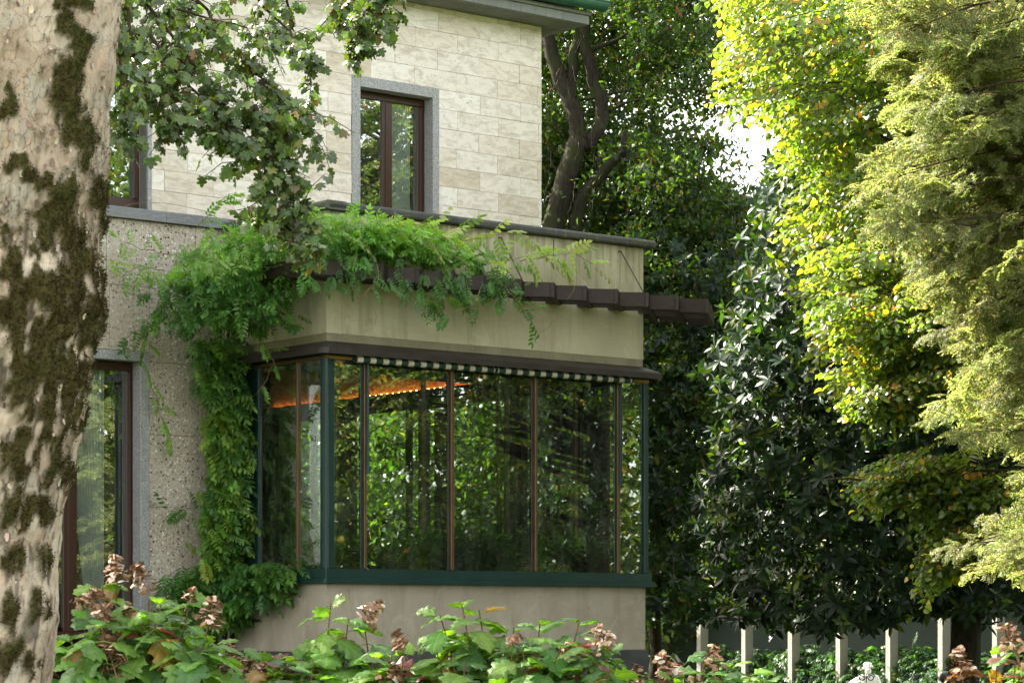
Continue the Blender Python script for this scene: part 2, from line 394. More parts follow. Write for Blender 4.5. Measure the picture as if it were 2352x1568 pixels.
def m_planebark():
    m, t = newmat('plane_bark'); p = coords(t)
    at = nd(t, 'Attribute', attribute_name='tint').outputs['Color']
    s = nd(t, 'SeparateColor', _0=at); moss, plate, scar = s.outputs[0], s.outputs[1], s.outputs[2]
    c = mixc(t, ramp(t, noise_(t, p, 3.2, 5, .6, .6), [(.38, 0), (.62, 1)]), (.37, .295, .21), (.55, .47, .365))
    c = mixc(t, math_(t, 'MULTIPLY', ramp(t, noise_(t, p, 5.0, 4, .6, .3), [(.52, 0), (.62, 1)]), .55), c, (.40, .40, .33))
    c = mixc(t, math_(t, 'MULTIPLY', ramp(t, noise_(t, p, 7.5, 3, .6, .4), [(.60, 0), (.66, 1)]), .6), c, (.62, .42, .29))
    st = nd(t, 'VectorMath', operation='MULTIPLY'); t.links.new(p, st.inputs[0]); st.inputs[1].default_value = (1.5, 1.5, .9)
    v = nd(t, 'TexVoronoi', feature='DISTANCE_TO_EDGE', _Scale=15.0)
    dd = nd(t, 'VectorMath', operation='ADD'); t.links.new(st.outputs[0], dd.inputs[0])
    nz = nd(t, 'TexNoise', _Scale=9.0, _Detail=4.0, _Roughness=.65); t.links.new(p, nz.inputs['Vector'])
    sc = nd(t, 'VectorMath', operation='SCALE'); t.links.new(nz.outputs['Color'], sc.inputs[0]); sc.inputs['Scale'].default_value = .16
    t.links.new(sc.outputs[0], dd.inputs[1]); t.links.new(dd.outputs[0], v.inputs['Vector'])
    gate = ramp(t, noise_(t, p, 6.0, 3, .6), [(.38, 0), (.52, 1)])
    crack = math_(t, 'MULTIPLY', ramp(t, v.outputs['Distance'], [(.0, 1), (.028, 0)]), gate)
    c = mixc(t, math_(t, 'MULTIPLY', crack, .8), c, (.20, .125, .075))
    c = mixc(t, math_(t, 'MULTIPLY', plate, .75), c, (.20, .15, .11))
    c = mixc(t, scar, c, (.06, .045, .03))
    mc = mixc(t, noise_(t, p, 30, 4, .7), (.030, .024, .008), (.085, .075, .02))
    c = mixc(t, moss, c, mc)
    h = math_(t, 'ADD', math_(t, 'MULTIPLY', crack, -.7), math_(t, 'MULTIPLY', noise_(t, p, 45, 4, .7), .5))
    out(t, pbsdf(t, c, .85, .2, bump(t, h, .7, .012))); return m
def m_tint(name, rough=.8, spec=.2, metal=0.0):
    m, t = newmat(name)
    c = mixc(t, 1.0, nd(t, 'Attribute', attribute_name='tint').outputs['Color'], nd(t, 'ObjectInfo').outputs['Color'], 'MULTIPLY')
    out(t, pbsdf(t, c, rough, spec, None, metal)); return m
def m_stripe():
    m, t = newmat('striped_canvas'); p = coords(t); s = nd(t, 'SeparateXYZ', _0=p)
    f = math_(t, 'FRACT', math_(t, 'DIVIDE', s.outputs[0], .185))
    k = ramp(t, f, [(.44, 0), (.455, 1)])
    c = mixc(t, k, (.60, .55, .45), (.006, .045, .035))
    c = mixc(t, math_(t, 'MULTIPLY', noise_(t, p, 8, 4), .25), c, (.2, .17, .12))
    out(t, pbsdf(t, c, .85, .15, bump(t, noise_(t, p, 200, 2), .3, .002))); return m
def m_curtain():
    m, t = newmat('sheer_curtain')
    a = nd(t, 'BsdfDiffuse', _Color=(.8, .8, .77, 1)); b = nd(t, 'BsdfTranslucent', _Color=(.8, .8, .77, 1)); c = nd(t, 'BsdfTransparent')
    x = nd(t, 'MixShader', _0=.4); t.links.new(a.outputs[0], x.inputs[1]); t.links.new(b.outputs[0], x.inputs[2])
    y = nd(t, 'MixShader', _0=.25); t.links.new(x.outputs[0], y.inputs[1]); t.links.new(c.outputs[0], y.inputs[2])
    out(t, y.outputs[0]); return m
def m_emit(name, col, s):
    m, t = newmat(name); e = nd(t, 'Emission', _Color=(*col, 1), _Strength=s); out(t, e.outputs[0]); return m
def m_ground():
    m, t = newmat('garden_soil_and_lawn'); p = coords(t)
    c = mixc(t, ramp(t, noise_(t, p, .3, 5), [(.4, 0), (.6, 1)]), (.035, .06, .018), (.06, .085, .025))
    c = mixc(t, math_(t, 'MULTIPLY', noise_(t, p, 20, 4, .7), .6), c, (.07, .05, .03))
    out(t, pbsdf(t, c, .95, .1, bump(t, noise_(t, p, 40, 4), .6, .03))); return m

M = dict(
    trav=m_travertine(), granite=m_granite(), ceppo=m_ceppo(),
    stucco=m_stucco('bay_stucco', (.46, .42, .305), (.58, .54, .41), (.23, .20, .125), .55, 6.42),
    base=m_stucco('base_render', (.34, .30, .24), (.44, .395, .325), (.22, .19, .145), .45),
    coping=m_coping(), slate=m_slate(),
    beam=m_wood('stained_beam', (.024, .016, .014), (.052, .036, .031), .55, (1, 1, 6)),
    hood=m_paint('brown_metal', (.028, .021, .019), .5, .4, 0, .45, (.085, .075, .07)),  # paler noise patches painted in as sheen marks
    flash=m_paint('painted_flashing', (.24, .215, .15), .7, .2, 0, .3),
    green=m_paint('green_frame_paint', (.006, .030, .027), .42, .4, 0, .25),
    bronze=m_paint('bronze_bar', (.105, .062, .028), .42, .5, .35, .3),
    brass=m_paint('brass_strip', (.38, .22, .07), .4, .5, .3, .3),
    gutter=m_paint('green_copper', (.02, .085, .055), .35, .5, 0, .3, (.08, .22, .15)),
    stonedark=m_paint('eave_granite', (.17, .185, .18), .8, .2, 0, .6, (.27, .28, .26)),
    soffit=m_paint('soffit_render', (.15, .16, .14), .85, .15, 0, .4),
    plinth=m_paint('dark_plinth_stone', (.05, .052, .056), .6, .3, 0, .6, (.11, .11, .11)),
    mortar=m_paint('mortar', (.36, .31, .24), .95, .1, 0, .3),
    mahog=m_wood('mahogany', (.030, .012, .008), (.055, .022, .014), .35, (6, 6, 1), .45),
    glass=m_glass('pane_glass', (.80, .86, .83), 3.2), wglass=m_glass('window_glass', (.88, .93, .91), 3.6),
    inner=m_glass('inner_glass', (.80, .88, .83), .8),
    dark=m_paint('dark_interior', (.02, .019, .017), .7, .2, 0, .2),
    orange=m_wood('warm_timber', (.30, .12, .045), (.38, .16, .065), .5, (1, 1, 4)),
    curtain=m_curtain(), led=m_emit('warm_bulb', (1.0, .42, .11), 17.0),
    stripe=m_stripe(), pbark=m_planebark(), darkbark=m_bark('dark_bark', (.012, .010, .008), (.045, .036, .026), 6, (.03, .04, .01)),
    twig=m_bark('twig_bark', (.035, .024, .017), (.075, .052, .036), 20), cane=m_bark('cane_bark', (.13, .07, .035), (.24, .14, .07), 20),
    vinecane=m_bark('vine_cane', (.20, .17, .09), (.32, .27, .15), 20),
    concrete=m_stucco('pale_concrete', (.24, .23, .20), (.31, .295, .26), (.11, .105, .085), .8),
    farwall=m_stucco('dark_green_wall', (.040, .055, .047), (.05, .066, .056), (.04, .05, .042), .4),
    marble=m_paint('white_marble', (.78, .76, .72), .5, .4, 0, .2, (.6, .57, .5)), iron=m_paint('wrought_iron', (.03, .04, .045), .35, .5, .4, .2),
    ground=m_ground(), tint=m_tint('petal'), moss=m_tint('moss_tuft', .95, .1),
    lf_plane=m_leaf('plane_leaf', .40, .5, .30, (1.7, 1.9, .35), (1.5, 1.4, 1.5)),
    lf_linden=m_leaf('linden_leaf', .34, .55, .48, (2.4, 2.6, .6), (1.35, 1.25, 1.4)),
    lf_oak=m_leaf('oak_leaf', .45, .4, .45, (2.0, 2.2, .4)),
    lf_mag=m_leaf('magnolia_leaf', .40, .2, .25, (2.4, 2.8, .35), (1.2, 1.05, .8), None, .05),
    lf_wist=m_leaf('wisteria_leaf', .45, .4, .42, (1.7, 2.0, .5), (1.3, 1.2, 1.3)),
    lf_hyd=m_leaf('hydrangea_leaf', .42, .4, .42, (2.2, 2.3, .4), (1.3, 1.25, 1.4), 7.0),
    lf_con=m_leaf('needle', .5, .35, .5, (1.9, 1.9, 1.0)),
    lf_fern=m_leaf('fern_frond', .55, .3, .4, (1.7, 2.0, .4)),
)
# ------------------------------------------------------------------ ground
g = MB(); n_ = 24
g.add([(0, 0, 0)] + [(900 * math.cos(2 * math.pi * k / n_), 900 * math.sin(2 * math.pi * k / n_), 0) for k in range(n_)], [(0, 1 + k, 1 + (k + 1) % n_) for k in range(n_)])
tag(g.build('ground', M['ground']), kind='structure')

# ------------------------------------------------------------------ house (local axes: x along the front, y into the house)
HX, HY, HR = -2.1661, 30.0, math.atan2(.62473, .78084)
house = empty('house', (HX, HY, 0), HR)
tag(house, 'travertine clad villa with a glazed winter garden bay below a vine covered pergola', 'house')
hu = np.array([.78084, .62473]); hv = np.array([-.62473, .78084])
def HW(x, y, z): return np.array([HX + hu[0] * x + hv[0] * y, HY + hu[1] * x + hv[1] * y, z])
def hdir(x, y, z): return np.array([hu[0] * x + hv[0] * y, hu[1] * x + hv[1] * y, z])
YM, XR = 2.214, 5.062
def part(name, parent=house): return empty(name, parent=parent)

# upper wall: masonry behind, one object for each travertine slab in front
bk = MB(); y0, y1 = YM + .026, YM + .34
for a, b in ((-11.5, -2.9), (-1.10, 1.98), (3.25, XR - .006)): bk.box(a, b, y0, y1, 6.42, 9.69)
for a, b in ((-2.9, -1.10), (1.98, 3.25)): bk.box(a, b, y0, y1, 8.56, 9.69)
upper = bk.build('upper_wall', M['mortar'], house)
slabs = {}
def slab(x0, x1, z0, z1):
    k = (round(x1 - x0, 3), round(z1 - z0, 3))
    if k[0] < .02 or k[1] < .02: return
    if k not in slabs:
        hw, hh = k[0] / 2 - .0014, k[1] / 2 - .0014
        slabs[k] = MB().box(-hw, hw, 0, .024, -hh, hh, .003).mesh('stone_slab', M['trav'])
    o = put('stone_slab', slabs[k], upper, ((x0 + x1) / 2, YM + random.uniform(-.0028, .0028), (z0 + z1) / 2))
HC = .2535; zb = 6.585; rows = [(6.585, 6.839)] + [(6.839 + HC * i, 6.839 + HC * (i + 1)) for i in range(12)]
for r, (z0, z1) in enumerate(rows):
    z1 = min(z1, 9.688)
    if z0 > 9.66: continue
    off = 3.601 if r % 2 == 0 else 3.981
    if r % 4 >= 2: off += .02
    xs = [off + .6915 * k for k in range(-9, 4)]
    xs = [x for x in xs if -2.2 < x < XR - .05]; xs = [-2.3] + xs + [XR]
    for a, b in zip(xs[:-1], xs[1:]):
        for (o0, o1) in ((1.915, 3.313), (-2.95, -1.04)):
            if z0 < 8.60 and b > o0 and a < o1:
                if a < o0: slab(a, o0 - .001, z0, z1)
                a = o1 + .001
        if b > a + .02: slab(a, b, z0, z1)
MB().box(-11.5, -2.31, YM, YM + .025, 6.585, 9.688).build('wall_facing', M['trav'], house)
sd = MB(); sd.box(XR - .30, XR - .004, YM + .345, 12.0, 5.0, 9.69); sd.box(-11.5, XR - .31, 11.7, 12.0, 0, 9.69); sd.box(-11.5, -11.2, 2.6, 11.6, 0, 9.69)
sd.build('outer_wall', M['trav'], house)
MB().box(XR - .35, XR - .06, 8.2, 11.6, 0, 4.99).build('side_wall', M['ceppo'], house)

# windows of the upper floor and the garden door
def window(name, x0, x1, z0, z1, cols, sur, glassx, curt, yf=2.394):
    """cols: stiles (x0, x1); sur: granite pieces (x0, x1, z0, z1)"""
    w = part(name)
    s = MB()
    for q in sur: s.box(q[0], q[1], YM - .011, yf - .003, q[2], q[3], .004)
    put('stone_surround', s.mesh('stone_surround', M['granite']), w)
    f = MB()
    for q in cols:
        f.box(q[0], q[1], yf, yf + .07, q[2], q[3], .006)
        if q[1] - q[0] < .2 and q[3] - q[2] > 1: f.box(q[0] + (q[1] - q[0]) * .30, q[1] - (q[1] - q[0]) * .30, yf - .012, yf - .0005, q[2], q[3] - .02, .004)
    put('window_frame', f.mesh('window_frame', M['mahog']), w)
    for a, b in glassx: put('pane', MB().box(a, b, yf + .03, yf + .036, z0 + .05, z1 - .05).mesh('pane', M['wglass']), w)
    return w
window('window', 2.052, 3.215, 6.5, 8.47, [(2.03, 2.09, 6.5, 8.39), (2.53, 2.687, 6.5, 8.39), (3.101, 3.20, 6.5, 8.39), (2.03, 3.20, 8.392, 8.483)],
       [(1.915, 2.046, 6.5, 8.624), (3.206, 3.313, 6.5, 8.624), (2.0465, 3.2055, 8.487, 8.624)], [(2.08, 2.54), (2.68, 3.11)], None)
window('window', -2.9, -1.05, 6.62, 8.47, [(-1.17, -1.105, 6.74, 8.39), (-2.9, -2.8, 6.74, 8.39), (-1.98, -1.86, 6.74, 8.39), (-2.9, -1.105, 6.60, 6.738), (-2.9, -1.105, 8.392, 8.483)],
       [(-1.10, -1.04, 6.587, 8.60), (-3.0, -2.905, 6.587, 8.60), (-2.9045, -1.1005, 8.487, 8.60)], [(-1.87, -1.16), (-2.81, -1.97)], None)
window('garden_door', -3.3, -1.19, 1.5, 4.70, [(-1.275, -1.205, 1.5, 4.64), (-2.14, -1.955, 1.5, 4.64), (-3.3, -3.2, 1.5, 4.64), (-3.3, -1.205, 4.643, 4.745), (-3.3, -1.205, 1.4, 1.498)],
       [(-1.20, -1.071, 0.9, 4.864), (-3.45, -3.31, 0.9, 4.864), (-3.3095, -1.2005, 4.749, 4.864)], [(-1.965, -1.265), (-3.21, -2.13)], None)
# dark rooms behind the glass
rm = MB(); rm.box(-11.1, XR - .31, 4.6, 4.7, 5.5, 9.6); rm.box(-11.1, -.3, 4.8, 4.9, 0, 5.3); rm.box(-11.1, XR - .32, YM + .35, 11.6, 5.55, 5.75); rm.box(-.35, -.2, 2.6, 4.75, 1.0, 5.5)
rm.build('room_lining', M['dark'], house)

# curtains hang inside: things of their own
def curtain(x0, x1, z0, z1, y, label, taper=0.0, waves=9):
    nx, nz = 60, 14; V = []; Fq = []
    for j in range(nz + 1):
        t = j / nz; z = z1 + (z0 - z1) * t
        a = x0 + (x1 - x0) * taper * (t ** 1.3)
        for i in range(nx + 1):
            s = i / nx
            V.append(HW(a + (x1 - a) * s, y + .03 * math.sin(s * waves * 6.283 + .6 * math.sin(5 * s + t)) * (1 - .3 * t), z))
    for j in range(nz):
        for i in range(nx): k = j * (nx + 1) + i; Fq.append((k, k + 1, k + nx + 2, k + nx + 1))
    me = bpy.data.meshes.new('curtain'); me.from_pydata([tuple(v) for v in V], [], Fq); me.polygons.foreach_set('use_smooth', [True] * len(Fq)); me.materials.append(M['curtain'])
    tag(put('curtain', me), label, 'curtain', 'sheer curtains behind the windows')
curtain(2.72, 3.03, 6.5, 8.5, 2.49, 'sheer curtain behind the right pane of the tall upper window')
curtain(2.06, 2.17, 6.5, 8.5, 2.49, 'narrow sheer curtain at the left edge of the tall upper window', waves=4)
curtain(-1.98, -1.52, 6.6, 8.5, 2.50, 'sheer curtain in the upper window beside the plane trunk', waves=12)
curtain(-2.06, -1.54, 1.5, 4.7, 2.50, 'long sheer curtain swept aside inside the ground floor garden door', .62, 11)

# lower wall in pebbly stone panels, and the slate ledge above it
lower = MB(); lower.box(-11.5, -3.4, YM + .02, YM + .35, 0, 6.45); lower.box(-1.12, .02, YM + .02, YM + .35, 0, 6.45); lower.box(-3.4, -1.12, YM + .02, YM + .35, 4.83, 6.45)
lower = lower.build('lower_wall', M['mortar'], house)
def panel(x0, x1, z0, z1):
    put('concrete_panel', MB().box(x0 + .0025, x1 - .0025, YM, YM + .0195, z0 + .003, z1 - .003, .003).mesh('concrete_panel', M['ceppo']), lower)
for a, b in ((-11.5, -3.455), (-3.455, -1.66), (-1.66, -.42), (-.42, .0)): panel(a, b, 5.651, 6.449)
for a, b in ((-3.455, -1.62), (-1.62, -1.069)): panel(a, b, 4.868, 5.651)
panel(-1.069, -.0, 4.754, 5.651); panel(-11.5, -3.455, 0, 5.651)
for z0, z1 in ((3.88, 4.754), (3.005, 3.88), (2.13, 3.005), (1.255, 2.13), (0, 1.255)): panel(-1.069, -.0, z0, z1)
led = part('ledge')
xs = [-11.5, -3.9, -2.9, -1.95, -.87, -.36, .02]
for a, b in zip(xs[:-1], xs[1:]):
    put('ledge_stone', MB().sweep([(YM - .07, 6.452), (YM + .02, 6.452), (YM + .02, 6.584), (YM - .05, 6.584), (YM - .07, 6.566)], a + .002, b - .002).mesh('ledge_stone', M['slate'], fix=True), led)

# eave: soffit, stone cornice, copper gutter, roof
EY, EX = 1.70, 5.477
MB().box(-12, EX - .03, EY + .03, 12.4, 9.69, 9.75).build('soffit', M['soffit'], house)
cn = MB(); cn.box(-12, EX, EY, EY + .10, 9.685, 9.80, .006); cn.box(-12, EX + .02, EY - .035, EY + .10, 9.802, 9.855, .012)
cn.box(EX - .10, EX, EY + .101, 12.4, 9.685, 9.80, .006); cn.box(EX - .08, EX + .02, EY + .102, 12.4, 9.802, 9.855, .012)
cn.build('cornice', M['stonedark'], house)
gt = MB(); pr = [(.115 * math.cos(a), .115 * math.sin(a)) for a in np.linspace(math.pi, 2 * math.pi, 11)]; pr += [(.104 * math.cos(a), .104 * math.sin(a)) for a in np.linspace(2 * math.pi, math.pi, 11)]
gt.sweep([(EY - .14 + a, 9.965 + b) for a, b in pr], -12, EX + .14)
gt.tube([(-12, EY - .255, 9.968), (EX + .145, EY - .255, 9.968)], .014, 8)
gt.add([(EX + .141, EY - .14 + .113 * math.cos(a), 9.965 + .113 * math.sin(a)) for a in np.linspace(math.pi, 2 * math.pi, 11)] + [(EX + .146, EY - .14 + .113 * math.cos(a), 9.965 + .113 * math.sin(a)) for a in np.linspace(math.pi, 2 * math.pi, 11)],
       [tuple(range(11)), tuple(range(21, 10, -1))])
gt.build('gutter', M['gutter'], house)
rf = MB(); rf.add([(-12.1, EY - .05, 9.98), (EX + .03, EY - .05, 9.98), (EX + .03, 12.5, 9.98), (-12.1, 12.5, 9.98), (-7, 7, 12.4), (.4, 7, 12.4)], [(0, 1, 5, 4), (1, 2, 5), (2, 3, 4, 5), (3, 0, 4), (3, 2, 1, 0)])
rf.build('roof', M['gutter'], house)

# ---------------- bay: parapet, coping, base
BX = 4.943
pw = MB(); pw.box(0, BX, 0, .18, 4.985, 6.42, .004); pw.box(0, .18, .181, YM - .002, 4.985, 6.42); pw.box(BX - .18, BX, .181, YM - .002, 4.985, 6.42); pw.box(.181, BX - .181, .181, YM, 5.80, 5.95)
pw.build('parapet_wall', M['stucco'], house)
MB().box(3.434, 3.444, -.003, .02, 6.02, 6.40).build('drip_slot', M['farwall'], house)
cp = part('coping')
def cop_prof(o, wd): return [(-o, 6.445), (-o + .014, 6.425), (wd, 6.422), (wd, 6.525), (-o + .045, 6.527), (-o + .014, 6.512), (-o, 6.488)]
xs = [-.02, .46, 1.87, 3.25, 4.60, 5.09]
for a, b in zip(xs[:-1], xs[1:]): put('coping_stone', MB().sweep(cop_prof(.085, .22), a + .0015, b - .0015).mesh('coping_stone', M['coping'], fix=True), cp)
ys = [.222, 1.2, YM - .075]
for a, b in zip(ys[:-1], ys[1:]): put('coping_stone', MB().sweep(cop_prof(.085, .22), a + .0015, b - .0015, 'y').mesh('coping_stone', M['coping'], fix=True), cp)
put('coping_stone', MB().sweep([(.22, 6.422), (-.0215, 6.422), (-.085, 6.445), (-.085, 6.488), (-.04, 6.527), (.22, 6.527)], -.085, .2205, 'y').mesh('coping_stone', M['coping'], fix=True), cp)
def ring(prof, x0, x1, y0, yb, ch=0.5):
    """open moulding running round three sides of the bay; prof = (offset outwards, z)"""
    m = MB(); n = len(prof); cols = []
    for o, z in prof:
        c = max(0.0, o) * ch
        cols.append([(x0 - o, yb, z), (x0 - o, y0 - o + c, z), (x0 - o + c * .3, y0 - o + c * .3, z), (x0 - o + c, y0 - o, z), (x1 + o, y0 - o, z), (x1 + o, yb, z)])
    k = len(cols[0]); vs = [cols[i][j] for j in range(k) for i in range(n)]; fs = []
    for j in range(k - 1):
        for i in range(n): fs.append((j * n + i, j * n + (i + 1) % n, (j + 1) * n + (i + 1) % n, (j + 1) * n + i))
    fs += [tuple(range(n)), tuple((k - 1) * n + i for i in range(n - 1, -1, -1))]
    return m.add(vs, fs)
ring([(-.006, 4.9845), (-.006, 4.895), (-.03, 4.895), (-.03, 4.9845)], 0, BX, 0, YM - .01).build('flashing', M['flash'], house)
rv = MB()
for x in [.14, .27, .5] + [.95 + .42 * k for k in range(9)] + [4.72, 4.82]:
    rv.add([(x + .012 * math.cos(a), .0055, 4.938 + .012 * math.sin(a)) for a in np.linspace(0, 5.5, 8)] + [(x, -.004, 4.938)], [(i, (i + 1) % 8, 8) for i in range(8)])
for y in [.12, .24, .6, 1.0]:
    rv.add([(.0055, y + .012 * math.cos(a), 4.938 + .012 * math.sin(a)) for a in np.linspace(0, 5.5, 8)] + [(-.004, y, 4.938)], [(i, (i + 1) % 8, 8) for i in range(8)])
tag(rv.build('rivets', M['flash'], house), kind='stuff')
ring([(-.02, 4.90), (.125, 4.835), (.16, 4.815), (.172, 4.80), (.172, 4.732), (.155, 4.730), (.150, 4.79), (-.02, 4.868)], .0, BX, 0, YM - .01).build('hood', M['hood'], house)
bs = MB(); bs.box(.0, 4.985, .012, .22, 0, 2.068); bs.box(.0, .2, .221, YM - .002, 0, 2.068); bs.build('base_wall', M['base'], house)
ring([(.03, 0), (.03, 1.252), (.012, 1.262), (-.02, 1.262), (-.02, 0)], .0, 4.985, .012, YM - .01, .05).build('plinth', M['plinth'], house)
ring([(.0, 2.237), (.03, 2.237), (.03, 2.128), (.062, 2.122), (.062, 2.106), (.078, 2.102), (.078, 2.066), (-.02, 2.069), (-.02, 2.237)], .0, 5.03, .0, YM - .01, .3).build('sill', M['green'], house)

# ---------------- glazing of the bay
ZB, ZT = 2.238, 4.70
gz = part('front_glazing')
XM = [.561, 1.854, 3.163, 4.527]
def post(x, y, wx, wy, mat, parent, name='mullion', z0=ZB, z1=ZT): return put(name, MB().box(x - wx / 2, x + wx / 2, y - wy / 2, y + wy / 2, z0, z1, .006).mesh(name, M[mat]), parent)
for k, x in enumerate(XM):
    post(x, .035, .05 if k % 2 else .04, .075, 'bronze', gz)
    post(x - .04, .05, .03, .05, 'green' if k in (0, 3) else 'hood', gz)
for x in (XM[0], XM[3]):
    m = MB(); m.tube([(x + .012, -.025, ZT - .03), (x + .012, -.025, 3.52)], .016, 8); m.tube([(x + .012, -.025, 3.52), (x + .012, -.025, 3.36)], .022, 8); m.box(x + .005, x + .05, -.055, -.01, 3.40, 3.45, .01)
    put('crank_rod', m.mesh('crank_rod', M['green'], fix=True), gz)
m = MB(); m.box(-.012, .11, -.012, .04, ZB, ZT, .008); m.box(-.012, .04, .041, .12, ZB, ZT, .008); m.tube([(.0, .0, ZB), (.0, .0, ZT)], .03, 10); put('corner_post', m.mesh('corner_post', M['green'], fix=True), gz)
m = MB(); m.box(4.955, 5.03, -.005, .06, ZB, ZT, .006); m.box(4.98, 5.03, .061, .13, ZB, ZT, .006); put('corner_post', m.mesh('corner_post', M['green']), gz)
put('head_rail', MB().box(.0, 5.03, -.012, .05, ZT - .012, ZT + .032, .003).mesh('head_rail', M['brass']), gz)
put('head_rail', MB().box(.0, 5.03, -.005, .08, ZT + .034, ZT + .10, .003).mesh('head_rail', M['green']), gz)
xs = [.1] + XM + [4.96]
for a, b in zip(xs[:-1], xs[1:]): put('pane', MB().box(a + .02, b - .02, .032, .038, ZB, ZT - .013).mesh('pane', M['glass']), gz)
sg = part('side_glazing')
put('mullion', MB().box(-.005, .05, .605, .64, ZB, ZT - .013, .005).mesh('mullion', M['bronze']), sg)
put('mullion', MB().box(-.005, .06, 1.45, 1.55, ZB, ZT - .013, .005).mesh('mullion', M['green']), sg)
put('head_rail', MB().box(-.012, .05, .051, 1.6, ZT - .012, ZT + .032, .003).mesh('head_rail', M['bronze']), sg)
put('head_rail', MB().box(-.005, .08, .081, YM - .01, ZT + .034, ZT + .10, .003).mesh('head_rail', M['green']), sg)
for a, b in ((.122, .604), (.641, 1.449)): put('pane', MB().box(.026, .032, a, b, ZB, ZT - .013).mesh('pane', M['glass']), sg)
put('blind_panel', MB().box(.0, .06, 1.552, YM - .01, 2.07, ZT + .03).mesh('blind_panel', M['green']), sg)
rg = part('far_glazing')
for y in (1.35, 2.75, 4.47, 5.16, 6.55, 7.6): post(5.0, y, .06, .11, 'dark', rg)
ys = [.13, 1.35, 2.75, 4.47, 5.16, 6.55, 7.6, 8.2]
for a, b in zip(ys[:-1], ys[1:]): put('pane', MB().box(4.998, 5.004, a + .05, b - .05, ZB, ZT).mesh('pane', M['inner']), rg)
put('head_rail', MB().box(4.96, 5.03, .131, 8.2, ZT + .001, ZT + .14).mesh('head_rail', M['green']), rg)
put('sill_rail', MB().box(4.90, 5.03, .131, 8.2, 2.0, ZB - .001).mesh('sill_rail', M['green']), rg)
put('wall_below', MB().box(4.75, 4.985, .23, 8.2, 0, 2.0).mesh('wall_below', M['base']), rg)
ig = part('inner_glazing')
for x, wd in ((.561, .05), (1.854, .05), (3.163, .05), (3.03, .025), (4.30, .05)): post(x, .60, wd, .05, 'bronze', ig, z0=2.1)
for y, wd in ((1.9, .22), (4.02, .13), (5.97, .15), (3.62, .08), (7.25, .1)): post(4.42, y, .12, wd, 'dark', ig, z0=1.6, z1=4.6)
put('lintel', MB().box(4.34, 4.46, .66, 8.2, 4.60, 4.82, .004).mesh('lintel', M['dark']), ig)
put('crossbar', MB().box(.1, .5, .59, .61, 3.44, 3.465).mesh('crossbar', M['bronze']), ig)
put('crossbar', MB().box(4.3, 4.5, .59, .61, 3.44, 3.465).mesh('crossbar', M['bronze']), ig)
rmi = MB(); rmi.box(.1, 4.98, .08, 1.86, 4.735, 4.86); rmi.box(-.15, 4.98, 1.87, 8.1, 5.40, 5.50); rmi.box(.1, 4.98, .1, 8.1, 1.35, 1.45); rmi.box(-.15, 4.98, 8.1, 8.2, 1.3, 5.5); rmi.box(4.34, 4.46, 7.3, 8.1, 1.5, 4.6); rmi.box(-.15, .04, YM + .36, 8.1, 1.3, 5.5)
rmi.box(.1, 4.34, .70, .78, 1.46, 2.3)
rmi.build('winter_garden_lining', M['dark'], house)
MB().box(4.465, 4.50, 1.88, 8.0, 4.80, 5.395).build('timber_wall', M['orange'], house)
MB().box(4.34, 4.362, 1.9, 8.0, 4.8205, 4.848).build('strip_lip', M['dark'], house)
ls = MB()
ls.box(4.446, 4.460, 1.95, 7.9, 4.8215, 4.8275)
for k in range(15): y = 3.45 + k * .14; ls.box(4.375, 4.387, y - .011, y + .011, 4.846, 4.857)
tag(ls.build('light_strip', M['led'], house), kind='stuff')

# ---------------- rolled awning
aw = part('awning')
for a, b in ((.37, 2.43), (2.475, 4.66)):
    put('canvas_roll', MB().tube([(a, -.075, 4.694), (a + .02, -.075, 4.694), (b - .02, -.075, 4.694), (b, -.075, 4.694)], [.034, .040, .040, .034], 14).mesh('canvas_roll', M['stripe'], True, True), aw)
    put('canvas_flap', MB().box(a + .01, b - .01, -.062, -.058, 4.705, 4.80).mesh('canvas_flap', M['stripe']), aw)
    for e in (a - .012, b + .012): put('end_cap', MB().tube([(e - .012, -.075, 4.694), (e + .012, -.075, 4.694)], .036, 12).mesh('end_cap', M['green'], fix=True), aw)

# ---------------- pergola: a saw-toothed lattice of dark joists
pg = part('pergola')
g1 = np.array([.868, -.496]); g2 = np.array([.72, .692]); PZ0, PZ1 = 5.572, 5.752
tips = [np.array([5.46 - .512 * k, -.62]) for k in range(12)]
def bm_(name, p0, p1, wd, z0=PZ0, z1=PZ1): put(name, MB().obox(p0, p1, wd, z0, z1).mesh(name, M['beam'], fix=True), pg)
for k, t in enumerate(tips):
    L = .585 / .692
    if t[0] + .72 * L > BX + .02 and t[0] > 4.4: L = 1.5
    bm_('joist', t, t + g2 * L, .055, PZ0 + random.uniform(-.003, .003), PZ1 + random.uniform(-.003, .003))
    q = t - g1 * .345 + g2 * .006
    bm_('cross_board', t - g1 * .03 - g2 * .0, q, .05, PZ0 + .001, PZ1 - .004)
    for s, h in ((.28, .05), (.54, .055), (.80, .10)):
        a = t + g2 * s
        bm_('cross_board', a - g1 * .033, a - g1 * .335, .05, PZ0 + .012, PZ0 + .012 + h)
    if L > 1:
        for s in (.88, 1.16, 1.42): a = t + g2 * s; bm_('cross_board', a - g1 * .033, a - g1 * .335, .05, PZ0 + .012, PZ1 - .02)
for k, y in enumerate((-.1, .32, .74, 1.16, 1.58, 2.0)):
    bm_('joist', (-.62, y), (-.005, y), .055); 
bm_('edge_beam', (-.65, -.15), (-.65, 2.1), .055, PZ0 + .002, PZ1 - .003)
for (p, q) in (((2.561, -.004, 6.335), (2.45, -.6, 5.752)), ((4.512, -.004, 6.34), (4.41, -.6, 5.752))):
    put('tie_rod', MB().tube([p, (p[0] - .01, p[1] - .06, p[2] - .005), q], .0085, 6).mesh('tie_rod', M['hood']), pg)
